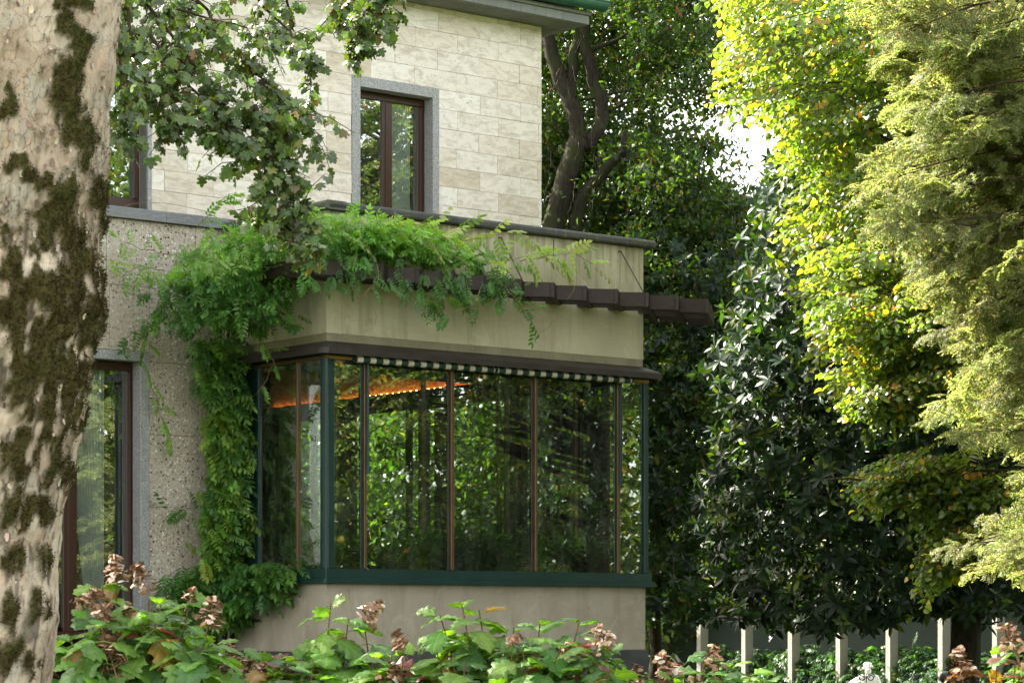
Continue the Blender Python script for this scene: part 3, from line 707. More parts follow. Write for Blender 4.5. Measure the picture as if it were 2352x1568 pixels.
# ------------------------------------------------------------------ leaf templates
def lobed(n_pts, f, cup=.25, cx=.42, z=None):
    th = np.linspace(-math.pi, math.pi, n_pts, endpoint=False)
    return fan([(cx + f(a) * math.cos(a), f(a) * math.sin(a)) for a in th], cup, (cx, 0), z)
def plane_outline():
    h = [(.02, .05), (.10, .30), (.04, .40), (.26, .50), (.36, .27), (.52, .52), (.68, .44), (.70, .18), (.84, .20)]
    return [(0, 0)] + [(a, -b) for a, b in h] + [(1, 0)] + [(a, b) for a, b in reversed(h)]
T_PLANE = [fan(plane_outline(), c, (.38, 0), f) for c, f in ((.35, None), (.15, lambda x, y: .22 * abs(y)), (.6, lambda x, y: -.12 * abs(y)), (.3, lambda x, y: .25 * x * y))]
def heart(roll, fold):
    v = [(0, 0, 0), (.35, 0, .03), (.7, 0, .0), (1, 0, -.14)]
    for s in (1, -1):
        v += [(-.06, s * .26, fold * .26 - roll * .05), (.22, s * .44, fold * .44 - roll * .14), (.58, s * .36, fold * .36 - roll * .12), (.84, s * .15, fold * .12 - .08)]
    t = []
    for b, s in ((4, 1), (8, -1)):
        q = [(0, 1, b), (b, 1, b + 1), (1, 2, b + 1), (b + 1, 2, b + 2), (2, 3, b + 3), (2, b + 3, b + 2)]
        t += q if s > 0 else [(a, c, d) for a, d, c in q]
    return np.array(v, float), np.array(t)
T_LINDEN = [heart(1.6, .1), heart(.5, .55), heart(2.4, .5), heart(.6, -.5)]
def ellip(wd, fold=.2, arch=.18, seg=4):
    v, t = [], []
    for i in range(seg + 1):
        s = i / seg; h = wd * (math.sin(math.pi * min(1, s * .92 + .06)) ** .8) * (1.0 if 0 < i < seg else .15); z = -arch * s * s
        v += [(s, 0, z), (s, h, z + fold * h), (s, -h, z + fold * h)]
    for i in range(seg):
        a, b = 3 * i, 3 * i + 3
        t += [(a, b, a + 1), (a + 1, b, b + 1), (a, a + 2, b), (a + 2, b + 2, b)]
    return np.array(v, float), np.array(t)
T_MAG = [ellip(.17, .25, .15), ellip(.19, .1, .3), ellip(.16, .35, .05)]
T_OAK = [fan([(0, 0), (.2, -.18), (.32, -.1), (.5, -.3), (.62, -.14), (.85, -.2), (1, 0), (.85, .2), (.62, .14), (.5, .3), (.32, .1), (.2, .18)], .3, (.5, 0)),
         fan([(0, 0), (.3, -.26), (.7, -.24), (1, 0), (.7, .24), (.3, .26)], .5, (.5, 0))]
T_SIMPLE = [fan([(0, 0), (.3, -.26), (.7, -.22), (1, 0), (.7, .22), (.3, .26)], .5, (.5, 0), lambda x, y: .2 * abs(y)), fan([(0, 0), (.4, -.3), (1, 0), (.4, .3)], .2, (.5, 0))]
def pinnate(pairs=5, droop=.35, seed=0):
    r = random.Random(seed); V, T = [], []; base = 0; lv, lt = ellip(.21, .12, .15, 3)
    def add(p, d, n, s):
        nonlocal base
        R = frames(np.array([d]), np.array([n]))[0]; V.append(lv @ R * s + p); T.append(lt + base); base += len(lv)
    for i in range(pairs):
        t = .22 + .68 * i / (pairs - 1); z = -droop * t * t
        for s in (1, -1):
            add(np.array([t, 0, z]), np.array([.45 + r.uniform(-.15, .15), s * 1.0, -.25 - .3 * t + r.uniform(-.15, .1)]), np.array([.2 * r.uniform(-1, 1), 0, 1]), (.36 if 0 < i < pairs - 1 else .31) * r.uniform(.9, 1.1))
    add(np.array([.92, 0, -droop * .85]), np.array([1, 0, -.6]), np.array([0, 0, 1]), .36)
    k = 6; b0 = base
    for i in range(k + 1):
        t = .95 * i / k; V.append(np.array([[t, .006, -droop * t * t], [t, -.006, -droop * t * t]])); 
    T.append(np.array([q for i in range(k) for q in ((b0 + 2 * i, b0 + 2 * i + 1, b0 + 2 * i + 2), (b0 + 2 * i + 1, b0 + 2 * i + 3, b0 + 2 * i + 2))]))
    return np.concatenate(V), np.concatenate(T)
T_WIST = [pinnate(5, .35, 1), pinnate(6, .2, 2), pinnate(5, .55, 3), pinnate(4, .1, 4)]

def individuals(name, tpls, mat, parent, P, D, N, sc, cols, white=True):
    """each leaf an object of its own, sharing the template meshes"""
    ms = [tri_mesh(name, v, t, (1, 1, 1), mat) for v, t in tpls]
    R = frames(D, N)
    for i in range(len(P)):
        o = bpy.data.objects.new(name, ms[int(rng.integers(len(ms)))])
        m = Matrix(((*R[i, :, 0] * sc[i], 0), (*R[i, :, 1] * sc[i], 0), (*R[i, :, 2] * sc[i], 0), (0, 0, 0, 1))).to_3x3().transposed() if False else None
        mm = Matrix.Identity(4)
        for a in range(3):
            for b in range(3): mm[a][b] = R[i, b, a] * sc[i]
            mm[a][3] = P[i][a]
        COL.objects.link(o)
        if parent is not None: o.parent = parent
        o.matrix_basis = mm; o.color = (*cols[i], 1)

def size_split(P, sc, k):
    d = np.linalg.norm(np.asarray(P) - np.array([0, 0, 1.6]), axis=1); s = np.asarray(sc) / d
    o = np.argsort(-s); return o[:k], o[k:]

def leaves(parent, P, D, N, sc, cols, tpls, mat, k=300, name='leaf', rest='foliage'):
    P, D, N, sc, cols = map(np.asarray, (P, D, N, sc, cols)); a, b = size_split(P, sc, k)
    individuals(name, tpls, mat, parent, P[a], D[a], N[a], sc[a], cols[a])
    if len(b):
        V, T, C = batch(tpls, P[b], D[b], N[b], sc[b], cols[b]); tag(put(rest, tri_mesh(rest, V, T, C, mat), parent), kind='stuff')

# ------------------------------------------------------------------ plane tree: mossy trunk on the left
plane = empty('plane_tree', (-3.0, 15.0, 0)); PL0 = np.array([-3.0, 15.0, 0])
tag(plane, 'thick pale trunked plane tree with moss on its bark and boughs hanging before the villa', 'tree')
TD = 15.0
ey = [-400, 0, 150, 300, 430, 520, 560, 640, 700, 740, 800, 870, 950, 1040, 1100, 1150, 1260, 1400, 1568, 1900]
ex = [300, 283, 268, 248, 243, 235, 228, 230, 238, 234, 213, 204, 190, 176, 162, 152, 138, 132, 114, 85]
BL = [(170, 38, 42, 30), (122, 48, 22, 18), (148, 92, 24, 34), (176, 140, 30, 46), (155, 200, 40, 50), (150, 255, 42, 36), (172, 320, 46, 46), (205, 335, 18, 30), (190, 385, 14, 28),
      (18, 283, 30, 30), (38, 405, 24, 26), (66, 432, 24, 16), (98, 452, 28, 22), (140, 470, 36, 46), (125, 520, 42, 30), (222, 450, 26, 40), (235, 505, 12, 40), (165, 560, 26, 60), (100, 570, 26, 26), (60, 610, 40, 26), (20, 640, 40, 30),
      (180, 650, 60, 60), (90, 690, 70, 50), (40, 740, 60, 50), (150, 760, 90, 60), (220, 720, 26, 60), (80, 830, 90, 60), (160, 860, 60, 50), (60, 920, 80, 60), (140, 950, 60, 60), (90, 1020, 70, 50), (30, 1060, 50, 60),
      (130, 1080, 40, 70), (40, 1180, 50, 60), (100, 1170, 36, 50), (30, 1290, 40, 50), (95, 1290, 24, 60), (25, 1400, 40, 50), (80, 1400, 22, 50), (25, 1500, 50, 60), (70, 1520, 20, 40), (10, 560, 14, 20)]
def trunk():
    zs = np.concatenate([np.linspace(0, 1.15, 6), np.linspace(1.18, 5.4, 360), np.linspace(5.5, 9.0, 8)]); nr = 230
    V = np.zeros((len(zs), nr, 3)); A = np.zeros((len(zs), nr, 3))
    for i, z in enumerate(zs):
        yd = YH - (z - 1.6) * F / TD; r = .505 + .035 * max(0, (yd - 900) / 600) + .05 * max(0, (yd - 1700) / 400) ; r = r if z < 5.5 else r - .03 * (z - 5.5)
        xr = (np.interp(yd, ey, ex) - CX) / F * TD; xc = xr - r - .01
        zone = math.exp(-((yd - 780) / 330) ** 2); low = 1 / (1 + math.exp(-(yd - 900) / 120))
        for k in range(nr):
            th = 2 * math.pi * k / nr; cx_, sx_ = math.cos(th), math.sin(th)
            p = Vector((xc + r * cx_, TD + r * sx_, z)); q = Vector((cx_ * .5, sx_ * .5, z))
            vis = sx_ < .35 and 1.1 < z < 5.45
            d = .030 * noise.noise(q * 1.7) + .016 * noise.noise(q * 4.1)
            mo = pl = sc_ = 0.0
            if vis:
                rough = min(1.0, .25 + zone * .9 + low * .45 + .35 * max(0, cx_ - .55))
                f = noise.noise(Vector((cx_ * 2.6, sx_ * 2.6, z * 1.5)) + Vector((7, 3, 1)))
                n1 = noise.noise(Vector((cx_ * 9, sx_ * 9, z * 6))); n2 = noise.noise(Vector((cx_ * 22, sx_ * 22, z * 15)))
                st = noise.noise(Vector((cx_ * 13, sx_ * 13, z * 5.5)) + Vector((11, 5, 0)))
                step = max(-.4, min(.4, st * 3.0)); d += rough * (.011 * step + .012 * n1 + .007 * n2)
                xd = CX + F * p.x / p.y; m = 0.0
                wx = xd + 20 * n1 + 10 * n2; wy = yd + 26 * noise.noise(Vector((cx_ * 7, sx_ * 7, z * 7 + 9))) + 10 * n2
                for bx, by, rx, ry in BL:
                    if abs(wy - by) < ry * 1.7: m = max(m, 1.25 - ((wx - bx) / rx) ** 2 - ((wy - by) / ry) ** 2)
                gap = noise.noise(Vector((cx_ * 9, sx_ * 9, z * 5.2)) + Vector((3, 17, 5))) * 1.15 + .6 * n2 + .35 * n1
                m = m + .35 * zone - (.22 + 1.45 * zone * max(0, gap + .02) + low * max(0, gap + .25) * 1.0 if yd > 600 else .25 * max(0, gap))
                mo = max(0.0, min(1.0, m * 1.7 + .9 * n2 * (m > -.1)))
                pl = max(0.0, min(1.0, (f * 1.8 + .3 * n1) * (rough - .15) + (.6 if cx_ > .86 and rough > .6 else 0) * max(0, st * 2)))
                pl = max(pl, .8 * max(0.0, min(1.0, m * 1.1 + .45 + .35 * n1)) if m > -.6 else 0)
                sc_ = max(0, min(1, (-st - .22) * 8)) * max(0.0, rough - .28) * 1.3 * (1 - .5 * mo)
                d += .034 * mo * max(0, .55 + .9 * noise.noise(Vector((cx_ * 5, sx_ * 5, z * 9 + 3))) + .4 * n2)
            V[i, k] = (xc + (r + d) * cx_, TD + (r + d) * sx_, z); A[i, k] = (mo, pl, sc_)
    idx = np.arange(len(zs) * nr).reshape(len(zs), nr); a = idx[:-1]; b = idx[1:]; a2 = np.roll(a, -1, 1); b2 = np.roll(b, -1, 1)
    T = np.concatenate([np.stack([a, a2, b2], -1).reshape(-1, 3), np.stack([a, b2, b], -1).reshape(-1, 3)])
    Vf = V.reshape(-1, 3)
    put('trunk', tri_mesh('trunk', Vf - PL0, T, A.reshape(-1, 3), M['pbark']), plane)
    # moss tufts and curled bark flakes standing on it
    mo = A[:, :, 0].reshape(-1); cand = np.nonzero(mo > .35)[0]; ii = rng.choice(cand, 27000, p=mo[cand] ** 2 / (mo[cand] ** 2).sum())
    ctr = np.array([np.nan, TD, np.nan]); C0 = Vf.reshape(len(zs), nr, 3).mean(1).repeat(nr, 0)
    nrm = unit(Vf - C0)[ii]; P = Vf[ii] + nrm * .002 + rng.normal(0, .007, (len(ii), 3))
    tv = np.array([(0, 0, 0), (0, .25, 0), (1, .1, .1), (0, -.2, .1), (.8, -.3, .2), (0, 0, .3), (.9, .1, -.3)], float); tt = np.array([(0, 1, 2), (0, 3, 4), (5, 1, 6), (3, 5, 2)])
    yd = YH - (P[:, 2] - 1.6) * F / TD; fresh = np.clip((560 - yd) / 300, 0.0, 1)
    nz = np.array([noise.noise(Vector(p) * 5) + .5 * noise.noise(Vector(p) * 14) for p in P])
    c0 = pick([(.050, .036, .014), (.065, .052, .016), (.034, .024, .012), (.07, .07, .016)], (3, 2.4, 2.6, 1), len(ii), .25); c1 = pick([(.07, .105, .018), (.045, .07, .016), (.06, .055, .018)], (2, 2, 1.5), len(ii), .25)
    mixv = np.clip(fresh * .55 + nz * 1.3, 0, 1)[:, None]
    V2, T2, C2 = batch([(tv, tt)], P, unit(nrm + .6 * rng.normal(size=nrm.shape) + np.array([0, 0, .15])), rand_unit(len(ii)), rng.uniform(.006, .017, len(ii)), c0 * (1 - mixv) + c1 * mixv)
    tag(put('moss', tri_mesh('moss', V2 - PL0, T2, C2, M['moss']), plane), kind='stuff')
    pl = (A[:, :, 1] + A[:, :, 2]).reshape(-1) * (1 - mo); cand = np.nonzero((pl > .25) & (nrm_all(Vf, C0)[:, 1] < .2))[0]
    ii = rng.choice(cand, min(len(cand), 420), replace=False); nrm = unit(Vf - C0)[ii]
    fl = fan([(0, -.2), (.4, -.32), (1, -.1), (.9, .2), (.45, .3), (0, .22)], -.5, (.45, 0))
    D = unit(np.array([0, 0, 1.0]) * rng.choice([-1, 1], (len(ii), 1)) + nrm * .10 + .25 * rng.normal(size=nrm.shape))
    c = pick([(.46, .38, .28), (.33, .25, .17), (.20, .145, .10), (.50, .42, .32), (.38, .28, .20)], (1.5, 2, 2.5, 1, 1), len(ii))
    V3, T3, C3 = batch([fl], Vf[ii] + nrm * .004, D, nrm, rng.uniform(.018, .05, len(ii)), c)
    tag(put('bark_flakes', tri_mesh('bark_flakes', V3 - PL0, T3, C3, M['tint']), plane), kind='stuff')
def nrm_all(V, C): return unit(V - C)
trunk()

# boughs of the plane tree hanging in front of the upper wall
strands = [  # picture polyline, distance, leaves, spread
    ([(265, -60), (380, 60), (430, 130), (505, 205), (575, 262), (640, 300), (700, 300)], 22.0, 165, 46),
    ([(400, -70), (470, 20), (520, 90), (580, 165), (640, 215), (700, 262), (725, 330)], 22.6, 150, 42),
    ([(585, 240), (610, 320), (640, 400), (680, 470), (712, 560)], 21.6, 150, 40),
    ([(600, 330), (615, 430), (620, 470), (610, 520)], 22.0, 40, 28),
    ([(540, -70), (600, 10), (660, 70), (705, 130), (722, 205)], 23.2, 62, 34),
    ([(690, -70), (660, 0), (672, 60), (690, 110)], 23.8, 34, 30),
    ([(900, -70), (865, -5), (835, 40), (815, 95), (800, 165)], 23.0, 66, 27),
    ([(940, -70), (895, 0), (878, 40), (862, 75)], 23.6, 34, 24),
    ([(800, -70), (790, 0), (775, 45), (768, 90)], 23.4, 34, 24),
    ([(290, -40), (300, 80), (335, 190), (380, 270), (410, 345)], 21.4, 120, 42),
    ([(330, 60), (410, 170), (480, 240), (530, 310), (560, 400)], 21.8, 110, 40),
    ([(260, 40), (275, 140), (285, 230), (290, 300), (268, 330)], 20.8, 80, 30),
    ([(640, 480), (655, 530), (690, 560), (735, 575)], 21.4, 30, 26),
    ([(270, -30), (430, 30), (560, 60), (640, 90)], 22.2, 60, 44),
]
LP, LD, LN, LS, LC = [], [], [], [], []
for pts, dep, n, spread in strands:
    ts = np.linspace(0, 1, len(pts)); tt = np.linspace(0, 1, 24)
    q = np.column_stack([np.interp(tt, ts, [p[0] for p in pts]), np.interp(tt, ts, [p[1] for p in pts])])
    q += rng.normal(0, 2.0, q.shape); dd = dep + np.cumsum(rng.normal(0, .04, 24))
    C = np.array([W(x, y, d) for (x, y), d in zip(q, dd)])
    m = MB(); m.tube(C - PL0, np.linspace(.017, .003, 24), 6)
    nt_ = max(6, int(n / 2.3))
    for k in range(nt_):
        t = rng.uniform(.06, 1.0); i = min(22, int(t * 23)); p0 = C[i] + (C[i + 1] - C[i]) * (t * 23 - i)
        rad = spread * 1.45 / F * dep
        off = np.array([rng.normal(0, .75), rng.normal(0, .9), rng.normal(-.35, .55)]) * rad
        p1 = p0 + off; mid = (p0 + p1) / 2 + np.array([0, 0, .25 * rad]); m.tube(np.array([p0, mid, p1]) - PL0, [.005, .004, .0025], 4, False)
        for j in range(8):
            s = rng.uniform(.25, 1.05); b = p0 + (p1 - p0) * s + np.array([0, 0, .25 * rad]) * 4 * s * (1 - min(s, 1)) * .5
            out_ = unit(np.array([rng.normal(), rng.normal(0, .9), rng.normal(-.4, .35)])); e = b + out_ * rng.uniform(.02, .05)
            m.tube(np.array([b, e]) - PL0, [.0018, .0014], 3, False)
            d = unit(out_ * .8 + np.array([rng.normal(0, .3), rng.normal(0, .3), -.75])); nn = unit(np.array([rng.normal(0, .55), -.35 + rng.normal(0, .5), .75]))
            LP.append(e); LD.append(d); LN.append(nn); LS.append(rng.uniform(.06, .112))
    m.build('bough', M['twig'], plane, True, False)
LC = pick([(.068, .115, .030), (.088, .145, .034), (.054, .088, .028), (.15, .18, .035), (.13, .08, .03)], (4, 3, 3, 1.1, .5), len(LP))
leaves(plane, np.array(LP) - PL0, LD, LN, LS, LC, T_PLANE, M['lf_plane'], 300)
# the crown above, out of the picture: it shades the trunk and the garden
n = 22000; cc = rng.uniform(0, 1, (130, 3)) * np.array([8.5, 15.5, 5.5]) + np.array([-15.5, 12, 8.7]); cc[:, 2] += np.clip(cc[:, 1] - 21, 0, 9) * .32; P = cc[rng.integers(0, 130, n)] + rng.normal(0, .75, (n, 3))
V, T, C = batch(T_SIMPLE, P - PL0, rand_unit(n) + np.array([0, 0, -.4]), rand_unit(n) * .6 + np.array([0, 0, 1]), rng.uniform(.16, .26, n), pick([(.045, .065, .018), (.06, .08, .02), (.1, .1, .02)], (3, 3, 1), n))
tag(put('crown', tri_mesh('crown', V, T, C, M['lf_plane']), plane), kind='stuff')
# ------------------------------------------------------------------ trees
def root_tree(name, label, base, group=None):
    t = empty(name, tuple(base)); tag(t, label, 'tree', group); return t
def limb(m, pts, r0, r1, o, n=8, wob=0.0):
    P = np.array(pts, float); t = np.linspace(0, 1, len(P)); k = max(6, len(P) * 3); s = np.linspace(0, 1, k)
    Q = np.column_stack([np.interp(s, t, P[:, a]) for a in range(3)])
    if wob: Q[1:-1] += rng.normal(0, wob, (k - 2, 3))
    m.tube(Q - o, np.linspace(r0, r1, k), n)
def clump_leaves(cent, per, rad, flat=.75):
    n = len(cent) * per; P = np.repeat(cent, per, 0) + rng.normal(0, 1, (n, 3)) * np.array([rad, rad, rad * flat])
    return P
def ell(c, r, n, shell=.55):
    d = rand_unit(n) * (shell + (1 - shell) * rng.random((n, 1)) ** .6); return np.array(c) + d * np.array(r)
def crown_tree(name, label, base, trunk_r, ells, nclump, per, rad, size, cols, wts, tpls, mat, group=None, bark='darkbark', keep=None):
    base = np.array(base, float); t = root_tree(name, label, base, group)
    cs = []
    for (c, r), k in zip(ells, nclump): cs.append(ell(c, r, k))
    cs = np.concatenate(cs)
    if keep is not None: cs = cs[[bool(keep(p)) for p in cs]]
    P = clump_leaves(cs, per, rad); n = len(P)
    m = MB(); top = np.array(ells[0][0]) + np.array([0, 0, ells[0][1][2] * .5])
    limb(m, [base, base + (top - base) * .4 + rng.normal(0, .1, 3), top], trunk_r, trunk_r * .35, base, 10)
    for c in cs[rng.choice(len(cs), min(len(cs), 9), replace=False)]:
        s = rng.uniform(.3, .9); a = base + (top - base) * s; limb(m, [a, (a + c) / 2 + np.array([0, 0, .3]), c], trunk_r * .3, .015, base, 5, .04)
    m.build('trunk', M[bark], t, True, False)
    V, T, C = batch(tpls, P - base, rand_unit(n) + np.array([0, 0, -.5]), rand_unit(n) * .8 + np.array([0, 0, 1]), rng.uniform(size * .7, size * 1.25, n), pick(cols, wts, n))
    tag(put('crown', tri_mesh('crown', V, T, C, M[mat]), t), kind='stuff')
    return t

# the oak behind the house
ob = W(1285, 1500, 42); ob[2] = 0; oak = root_tree('oak_tree', 'dark forked tree with mossy limbs rising behind the corner of the villa', ob)
m = MB(); D_ = 42.0
def dl(pts, r0, r1, n=9, d=D_): limb(m, [W(x, y, d) for x, y in pts], r0, r1, ob, n, .012)
dl([(1262, 1600), (1266, 900), (1272, 518), (1300, 408), (1332, 319)], .21, .165); dl([(1334, 325), (1326, 280), (1314, 241), (1282, 170), (1261, 106), (1250, 40), (1240, -60)], .15, .10)
dl([(1336, 335), (1353, 330), (1378, 294), (1385, 255), (1364, 184), (1346, 117), (1339, 60), (1350, -60)], .12, .09); dl([(1312, 245), (1314, 160), (1325, 92), (1318, 0), (1310, -60)], .09, .07)
dl([(1300, 1600), (1306, 900), (1317, 514), (1342, 443), (1388, 397), (1424, 358), (1440, 300)], .15, .06)
dl([(1335, 228), (1424, 213), (1530, 177), (1600, 150)], .03, .01, 5); dl([(1385, 262), (1450, 230), (1560, 200), (1640, 215)], .03, .008, 5); dl([(1424, 360), (1480, 330), (1560, 320)], .03, .01, 5)
dl([(1346, 120), (1420, 90), (1520, 20)], .05, .015, 5); dl([(1282, 170), (1330, 150), (1370, 110)], .03, .012, 5); dl([(1300, 410), (1270, 380), (1258, 330)], .03, .012, 5)
for k in range(34):
    x, y = rng.uniform(1258, 1440), rng.uniform(20, 460); limb(m, [W(x, y, 41.6), W(x + rng.normal(0, 14), y + 40, 41.5), W(x + rng.normal(0, 22), y + rng.uniform(60, 130), 41.6)], .008, .003, ob, 4, .02)
m.build('trunk', M['darkbark'], oak, True, False)
def oakclumps(n):
    c = []
    while len(c) < n:
        x, y = rng.uniform(1235, 1735), rng.uniform(-150, 1000); d = rng.uniform(40.6, 47)
        edge = np.interp(y, [-150, 0, 120, 250, 330, 420, 560, 1000], [1800, 1720, 1680, 1690, 1655, 1650, 1700, 1800])
        if x > edge - abs(rng.normal(0, 26)): continue
        if d < 42.6 and x < 1440 and y > 60 and rng.random() < .93: continue
        if noise.noise(Vector((x * .011, y * .013, d * .6))) < -.22: continue
        c.append(W(x, y, d))
    return np.array(c)
bc = np.concatenate([oakclumps(330), np.array([W(rng.uniform(1590, 1690), rng.uniform(460, 660), rng.uniform(42, 46)) for _ in range(22)])]); cs = bc[rng.integers(0, len(bc), 2700)] + rng.normal(0, 1, (2700, 3)) * np.array([.42, .35, .12]) + np.array([0, 0, .1]); ext = rng.uniform(0, 1, (420, 3)) * np.array([4.6, 4.5, 6.8]) + np.array([-3.9, 41.6, 6.3]); ext[:, 1] = np.where(ext[:, 0] > -.3, np.maximum(ext[:, 1], 43.4), ext[:, 1]); ext = ext[[noise.noise(Vector(q) * .6) > -.2 and 7.2 < (q[0] - HX) * hu[0] + (q[1] - HY) * hu[1] for q in ext]]   # crown widened behind the house, added to shade the magnolia
cs = np.concatenate([cs, ext]); P = np.concatenate([clump_leaves(cs[:2700], 34, .15, .6), clump_leaves(ext, 60, .32, .7)])
xd_, yd_ = CX + F * P[:, 0] / P[:, 1], YH - F * (P[:, 2] - 1.6) / P[:, 1]; P = P[~((P[:, 1] < 42.4) & (xd_ > 1240) & (xd_ < 1440) & (yd_ > 50) & (yd_ < 530) & (rng.random(len(P)) < .9))]; n = len(P)
V, T, C = batch(T_OAK, P - ob, rand_unit(n) + np.array([0, 0, -.45]), rand_unit(n) * .7 + np.array([0, 0, 1]), rng.uniform(.065, .135, n), pick([(.032, .062, .017), (.044, .078, .019), (.022, .042, .014), (.13, .13, .03), (.12, .05, .02)], (4, 4, 3, .5, .25), n))
tag(put('foliage', tri_mesh('foliage', V, T, C, M['lf_oak']), oak), kind='stuff')

# magnolias: rosettes of long glossy leaves
def rosette(seed, nl=10):
    r = np.random.default_rng(seed); th = np.arange(nl) * 2.4 + r.normal(0, .2, nl); el = np.linspace(-.5, .9, nl) + r.normal(0, .12, nl)
    D = np.column_stack([np.sin(el), np.cos(el) * np.cos(th), np.cos(el) * np.sin(th)]); N = np.tile(np.array([1.0, 0, 0]), (nl, 1)) + .2 * r.normal(size=(nl, 3))
    c = pick([(.016, .034, .018), (.022, .046, .020), (.013, .025, .015)], (3, 2, 2), nl) if seed % 4 else pick([(.022, .045, .018), (.10, .12, .02), (.06, .03, .012)], (4, .7, .15), nl)
    return batch(T_MAG, D * .03, D, N, r.uniform(.8, 1.1, nl), c)
ROS = [tri_mesh('leaf_rosette', *rosette(s), M['lf_mag']) for s in range(8)]
def magnolia(name, label, base, trunk_r, sampler, n, size, limbs):
    base = np.array(base, float); t = root_tree(name, label, base); P = sampler(n); cen = P.mean(0)
    m = MB(); limb(m, [base, base + np.array([.05, .0, 2]), np.array([base[0], base[1], 5.5]), np.array([base[0] - .3, base[1], 8.5])], trunk_r, trunk_r * .4, base, 12, .02)
    for k in rng.choice(len(P), limbs, replace=False):
        a = np.array([base[0], base[1] + .1, rng.uniform(1.8, 7.5)]); b = P[k]; limb(m, [a, a * .5 + b * .5 + np.array([0, .2, -.15]), b], .05, .01, base, 6, .05)
    m.build('trunk', M['darkbark'], t, True, False)
    outw = unit((P - np.array([base[0], base[1], 0])) * np.array([1, 1, 0])); D = unit(outw * .9 + np.array([0, -.45, .35]) + .55 * rng.normal(size=P.shape)); sc = rng.uniform(.75, 1.2, len(P)) * size
    a, b = size_split(P, sc * np.where(P[:, 1] < np.percentile(P[:, 1], 60), 1, .2), 300); R = frames(D, rand_unit(len(P)))
    for i in a:
        o = bpy.data.objects.new('leaf_rosette', ROS[int(rng.integers(8))]); mm = Matrix.Identity(4)
        for x in range(3):
            for y in range(3): mm[x][y] = R[i, y, x] * sc[i]
            mm[x][3] = P[i][x] - base[x]
        COL.objects.link(o); o.parent = t; o.matrix_basis = mm; v = rng.uniform(.8, 1.25); o.color = (v, v * rng.uniform(.95, 1.05), v, 1)
    Vs, Ts, Cs = [], [], []; bb = 0; tp = [rosette(s) for s in range(6)]
    for i in b:
        v, tr, c = tp[int(rng.integers(6))]; Vs.append(np.einsum('vk,kj->vj', v, R[i]) * sc[i] + P[i] - base); Ts.append(tr + bb); Cs.append(c * rng.uniform(.75, 1.3)); bb += len(v)
    tag(put('foliage', tri_mesh('foliage', np.concatenate(Vs), np.concatenate(Ts), np.concatenate(Cs), M['lf_mag']), t), kind='stuff')
    return t
def mag_right(n):
    c = []
    while len(c) < n:
        x, y, d = rng.uniform(1600, 2420), rng.uniform(330, 1460), rng.uniform(35.0, 40.5)
        left = np.interp(y, [330, 420, 560, 700, 850, 1000, 1200, 1460], [1775, 1735, 1745, 1700, 1640, 1660, 1600, 1680]) + rng.normal(0, 22)
        low = np.interp(x, [1600, 1800, 1950, 2150, 2420], [1420, 1435, 1440, 1420, 1400])
        if x < left or y > low + rng.normal(0, 10): continue
        front = 35.0 + ((x - 2080) / 480) ** 2 * 1.6 + ((y - 950) / 600) ** 2 * 1.2
        if d < front: continue
        if noise.noise(Vector((x * .009, y * .011, d * .5 + 4))) < (-.34 if y < 1250 else -.12): continue
        c.append(W(x, y, d))
    for k in range(260):
        x = rng.uniform(1640, 2420); c.append(W(x, np.interp(x, [1600, 1800, 1950, 2150, 2420], [1415, 1430, 1436, 1415, 1395]) - abs(rng.normal(0, 55)), rng.uniform(36, 40)))
    return np.array(c)
def mag_left(n):
    c = []
    while len(c) < n:
        x, y, d = rng.uniform(1200, 1800), rng.uniform(520, 1440), rng.uniform(40.5, 46.5)
        low = np.interp(x, [1200, 1500, 1600, 1700, 1800], [1300, 1425, 1425, 1430, 1435])
        if y > low + rng.normal(0, 8) or x > 1760 + rng.normal(0, 30) or y < 560 - (x - 1500) * .2 + rng.normal(0, 40): continue
        if noise.noise(Vector((x * .012, y * .012, d * .5 + 9))) < -.24: continue
        c.append(W(x, y, d))
    return np.array(c)
b1 = W(2215, 1500, 37.6); b1[2] = 0; magnolia('magnolia_tree', 'big dark magnolia with glossy leaf rosettes and a thick bare trunk on the right', b1, .26, mag_right, 4300, .20, 20)
b2 = W(1500, 1500, 43.0); b2[2] = 0; magnolia('magnolia_tree', 'olive leaved magnolia standing close to the right end of the glazed bay', b2, .12, mag_left, 3000, .17, 16)

